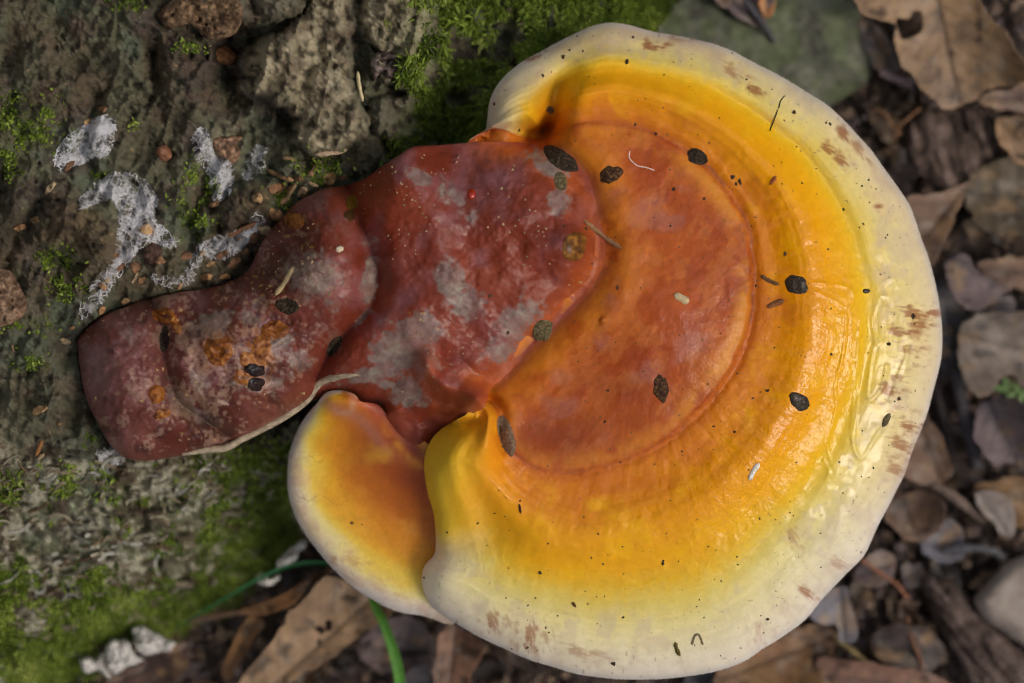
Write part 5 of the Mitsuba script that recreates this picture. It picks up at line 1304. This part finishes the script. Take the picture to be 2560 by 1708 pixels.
for i, (a, b, w, h, c, bend, nm, lab, cat) in enumerate((
        ((1459, 550), (1555, 622), 13, 6, (150, 112, 78), 3, 'straw_sliver', 'brown straw sliver lying across the edge between stem knob and orange disc', 'splinter'),
        ((1686, 736), (1722, 756), 19, 6, (206, 184, 142), 0, 'wood_chip', 'short cream wood chip on the middle of the orange disc', 'wood chip'),
        ((1873, 1201), (1898, 1158), 13, 5, (230, 226, 214), -2, 'white_sliver', 'white petal-like sliver on the lower right yellow band', 'splinter'),
        ((688, 738), (735, 667), 14, 6, (176, 156, 118), 3, 'wood_splinter', 'pale wood splinter lying on the grey patch of the stem', 'splinter'),
        ((1902, 689), (1948, 712), 10, 5, (110, 82, 54), 2, 'twig_bit', 'short brown twig bit left of the wet black pellet', 'twig'),
        ((1918, 768), (1960, 751), 13, 5, (128, 84, 52), 0, 'twig_bit', 'reddish brown twig bit below left of the wet black pellet', 'twig'),
        ((840, 628), (858, 619), 15, 6, (222, 206, 178), 0, 'wood_chip', 'tiny cream wood chip on the upper stem bulge', 'wood chip'),
        ((1688, 1606), (1700, 1640), 10, 6, (96, 84, 40), 2, 'insect_shell', 'small greenish dry insect shell on the lower white margin', 'insect'),
        ((1298, 1260), (1302, 1284), 6, 4, (70, 44, 26), 0, 'twig_bit', 'very short dark twig bit on the lower orange band', 'twig'),
        ((1430, 1506), (1440, 1518), 8, 4, (96, 72, 44), 0, 'twig_bit', 'tiny brown twig bit on the pale yellow lower band', 'twig'),
        ((1940, 440), (1926, 462), 10, 4, (150, 84, 48), 0, 'twig_bit', 'small rusty twig bit on the upper right orange band', 'twig'))):
    V, F, raw = sliver(a, b, w, h, z_top, 300 + i, bend)
    k = thing(nm, lab, cat)
    n = nz(raw[:, 0] * 1.0, raw[:, 1], 5, 310 + i)
    put(k, (V, F), 'bark', lin(c) * (.72 + .5 * n)[:, None], smooth=False)

for i, pts in enumerate(([(1962, 240), (1952, 252), (1947, 270)], [(1944, 276), (1936, 298), (1925, 327)])):
    q = smooth_open(pts, 5)
    k = thing('dark_hair', ('short curved dark hair on the upper right cream margin', 'straight dark hair reaching from the cream margin onto the yellow band')[i], 'hair')
    put(k, tube(place(q[:, 0], q[:, 1], z_top(q[:, 0], q[:, 1]) + 3), 1.3 * UNIT, 6), 'soil', lin((52, 38, 24)))
q = smooth_open([(1574, 378), (1574, 396), (1592, 414), (1612, 418), (1636, 426)], 4)
part(fungus, 'crack_line', tube(place(q[:, 0], q[:, 1], z_cap(q[:, 0], q[:, 1])[0]), 2.0 * UNIT, 6), 'crust', lin((222, 190, 176)), label='thin white crack on the orange disc')
q = smooth_open([(1730, 1612), (1737, 1590), (1745, 1586), (1752, 1596), (1757, 1612)], 5)
k = thing('larva', 'tiny banded larva bent like an arch on the lower white margin', 'larva')
rr = 2.2 + 1.2 * (np.arange(len(q)) % 2)
put(k, tube(place(q[:, 0], q[:, 1], z_top(q[:, 0], q[:, 1]) + 2), rr * UNIT, 6), 'bark', lin((128, 114, 92)))

# grains: pale crumbs on the stem knob, dark specks on the cap
parts = []
gu, gv = rng.uniform(620, 1500, 900), rng.uniform(380, 1000, 900)
ok = STEM.inside(gu, gv) & (STEM.dist(gu, gv) > 8) & (nz(gu, gv, 90, 77) > .55)
gu, gv = gu[ok][:260], gv[ok][:260]
gz = z_stem(gu, gv)[0]
for a, b, c in zip(gu, gv, gz):
    parts.append(grain(a, b, rng.uniform(1.2, 3.4) * rng.uniform(.6, 1.1), c + .6, lin((190, 162, 124)) * rng.uniform(.4, 1.0)))
gu, gv = rng.uniform(220, 900, 700), rng.uniform(600, 1140, 700)
ok = STEM.inside(gu, gv) & (STEM.dist(gu, gv) > 8) & (nz(gu, gv, 50, 76) > .62)
gu, gv = gu[ok], gv[ok]
gz = z_stem(gu, gv)[0]
for a, b, c in zip(gu, gv, gz):
    parts.append(grain(a, b, rng.uniform(1.2, 3.6), c + .5, lin((176, 142, 98)) * rng.uniform(.35, 1.0)))
vf, col = join(parts)
k = thing('pale_grains', 'pale grains of sand and frass dusted over the red-brown stem', 'grains', kind='stuff')
put(k, vf, 'bark', col, smooth=False)
parts = []
for a, b, r in ((1568, 155, 7), (1357, 190, 6), (1297, 325, 7), (1236, 260, 6), (1424, 126, 5), (1408, 143, 6), (1458, 128, 5), (1443, 91, 4), (1582, 94, 5), (1984, 281, 7), (1961, 301, 2.5), (1866, 199, 4), (2065, 308, 5), (2075, 311, 5), (2172, 450, 5), (2155, 465, 5), (2158, 560, 4), (2109, 524, 5),
                (1963, 635, 6), (1544, 719, 7), (1684, 473, 6), (1760, 497, 4), (1676, 565, 4), (1890, 715, 4), (2283, 791, 8), (2222, 860, 6), (2247, 997, 7), (2237, 1004, 4), (2078, 886, 7), (1918, 977, 5), (1784, 1066, 4), (1836, 1080, 4), (1725, 1085, 3), (1551, 1155, 3), (1705, 1129, 3), (1636, 1161, 3),
                (1520, 977, 5), (1300, 1253, 3), (1195, 1308, 5), (1118, 1331, 4), (1370, 1359, 4), (1350, 1432, 5), (1658, 1403, 4), (1657, 1410, 4), (1842, 1392, 3), (1845, 1412, 3), (1319, 1619, 6), (1533, 1659, 8), (1919, 1548, 7), (1748, 1500, 3), (1760, 1544, 3), (2051, 1334, 3), (2052, 1418, 3), (2152, 1381, 3), (1852, 1620, 3), (1558, 1544, 5), (1217, 1364, 3), (1280, 1622, 3), (880, 1308, 6), (729, 1145, 3), (905, 1312, 3),
                (1120, 1560, 6), (1061, 1445, 5), (1512, 1055, 5), (1300, 620, 3), (1226, 740, 6), (1480, 660, 3), (1410, 565, 5), (1465, 572, 6), (1332, 840, 5), (1270, 832, 5), (1640, 334, 6), (1588, 312, 4), (1840, 460, 6), (1850, 455, 8), (1832, 443, 6), (2040, 605, 3), (2005, 458, 3), (1955, 460, 3), (2183, 1170, 3), (2098, 1155, 4)):
    parts.append(grain(a, b, r * .72, float(z_top(a, b)[0]) + r * .2, lin((74, 56, 40)) * rng.uniform(.5, 1.4)))
gu, gv = rng.uniform(1220, 2350, 420), rng.uniform(60, 1700, 420)
ok = CAP.inside(gu, gv) & ~STEM.inside(gu, gv)
for a, b, c in zip(gu[ok], gv[ok], z_cap(gu[ok], gv[ok])[0]):
    parts.append(grain(a, b, rng.uniform(.9, 2.4), c + .5, lin((110, 84, 56)) * rng.uniform(.5, 1.4)))
vf, col = join(parts)
k = thing('dark_specks', 'dark specks of soil scattered over the cap', 'specks', kind='stuff')
put(k, vf, 'bark', col, smooth=False)
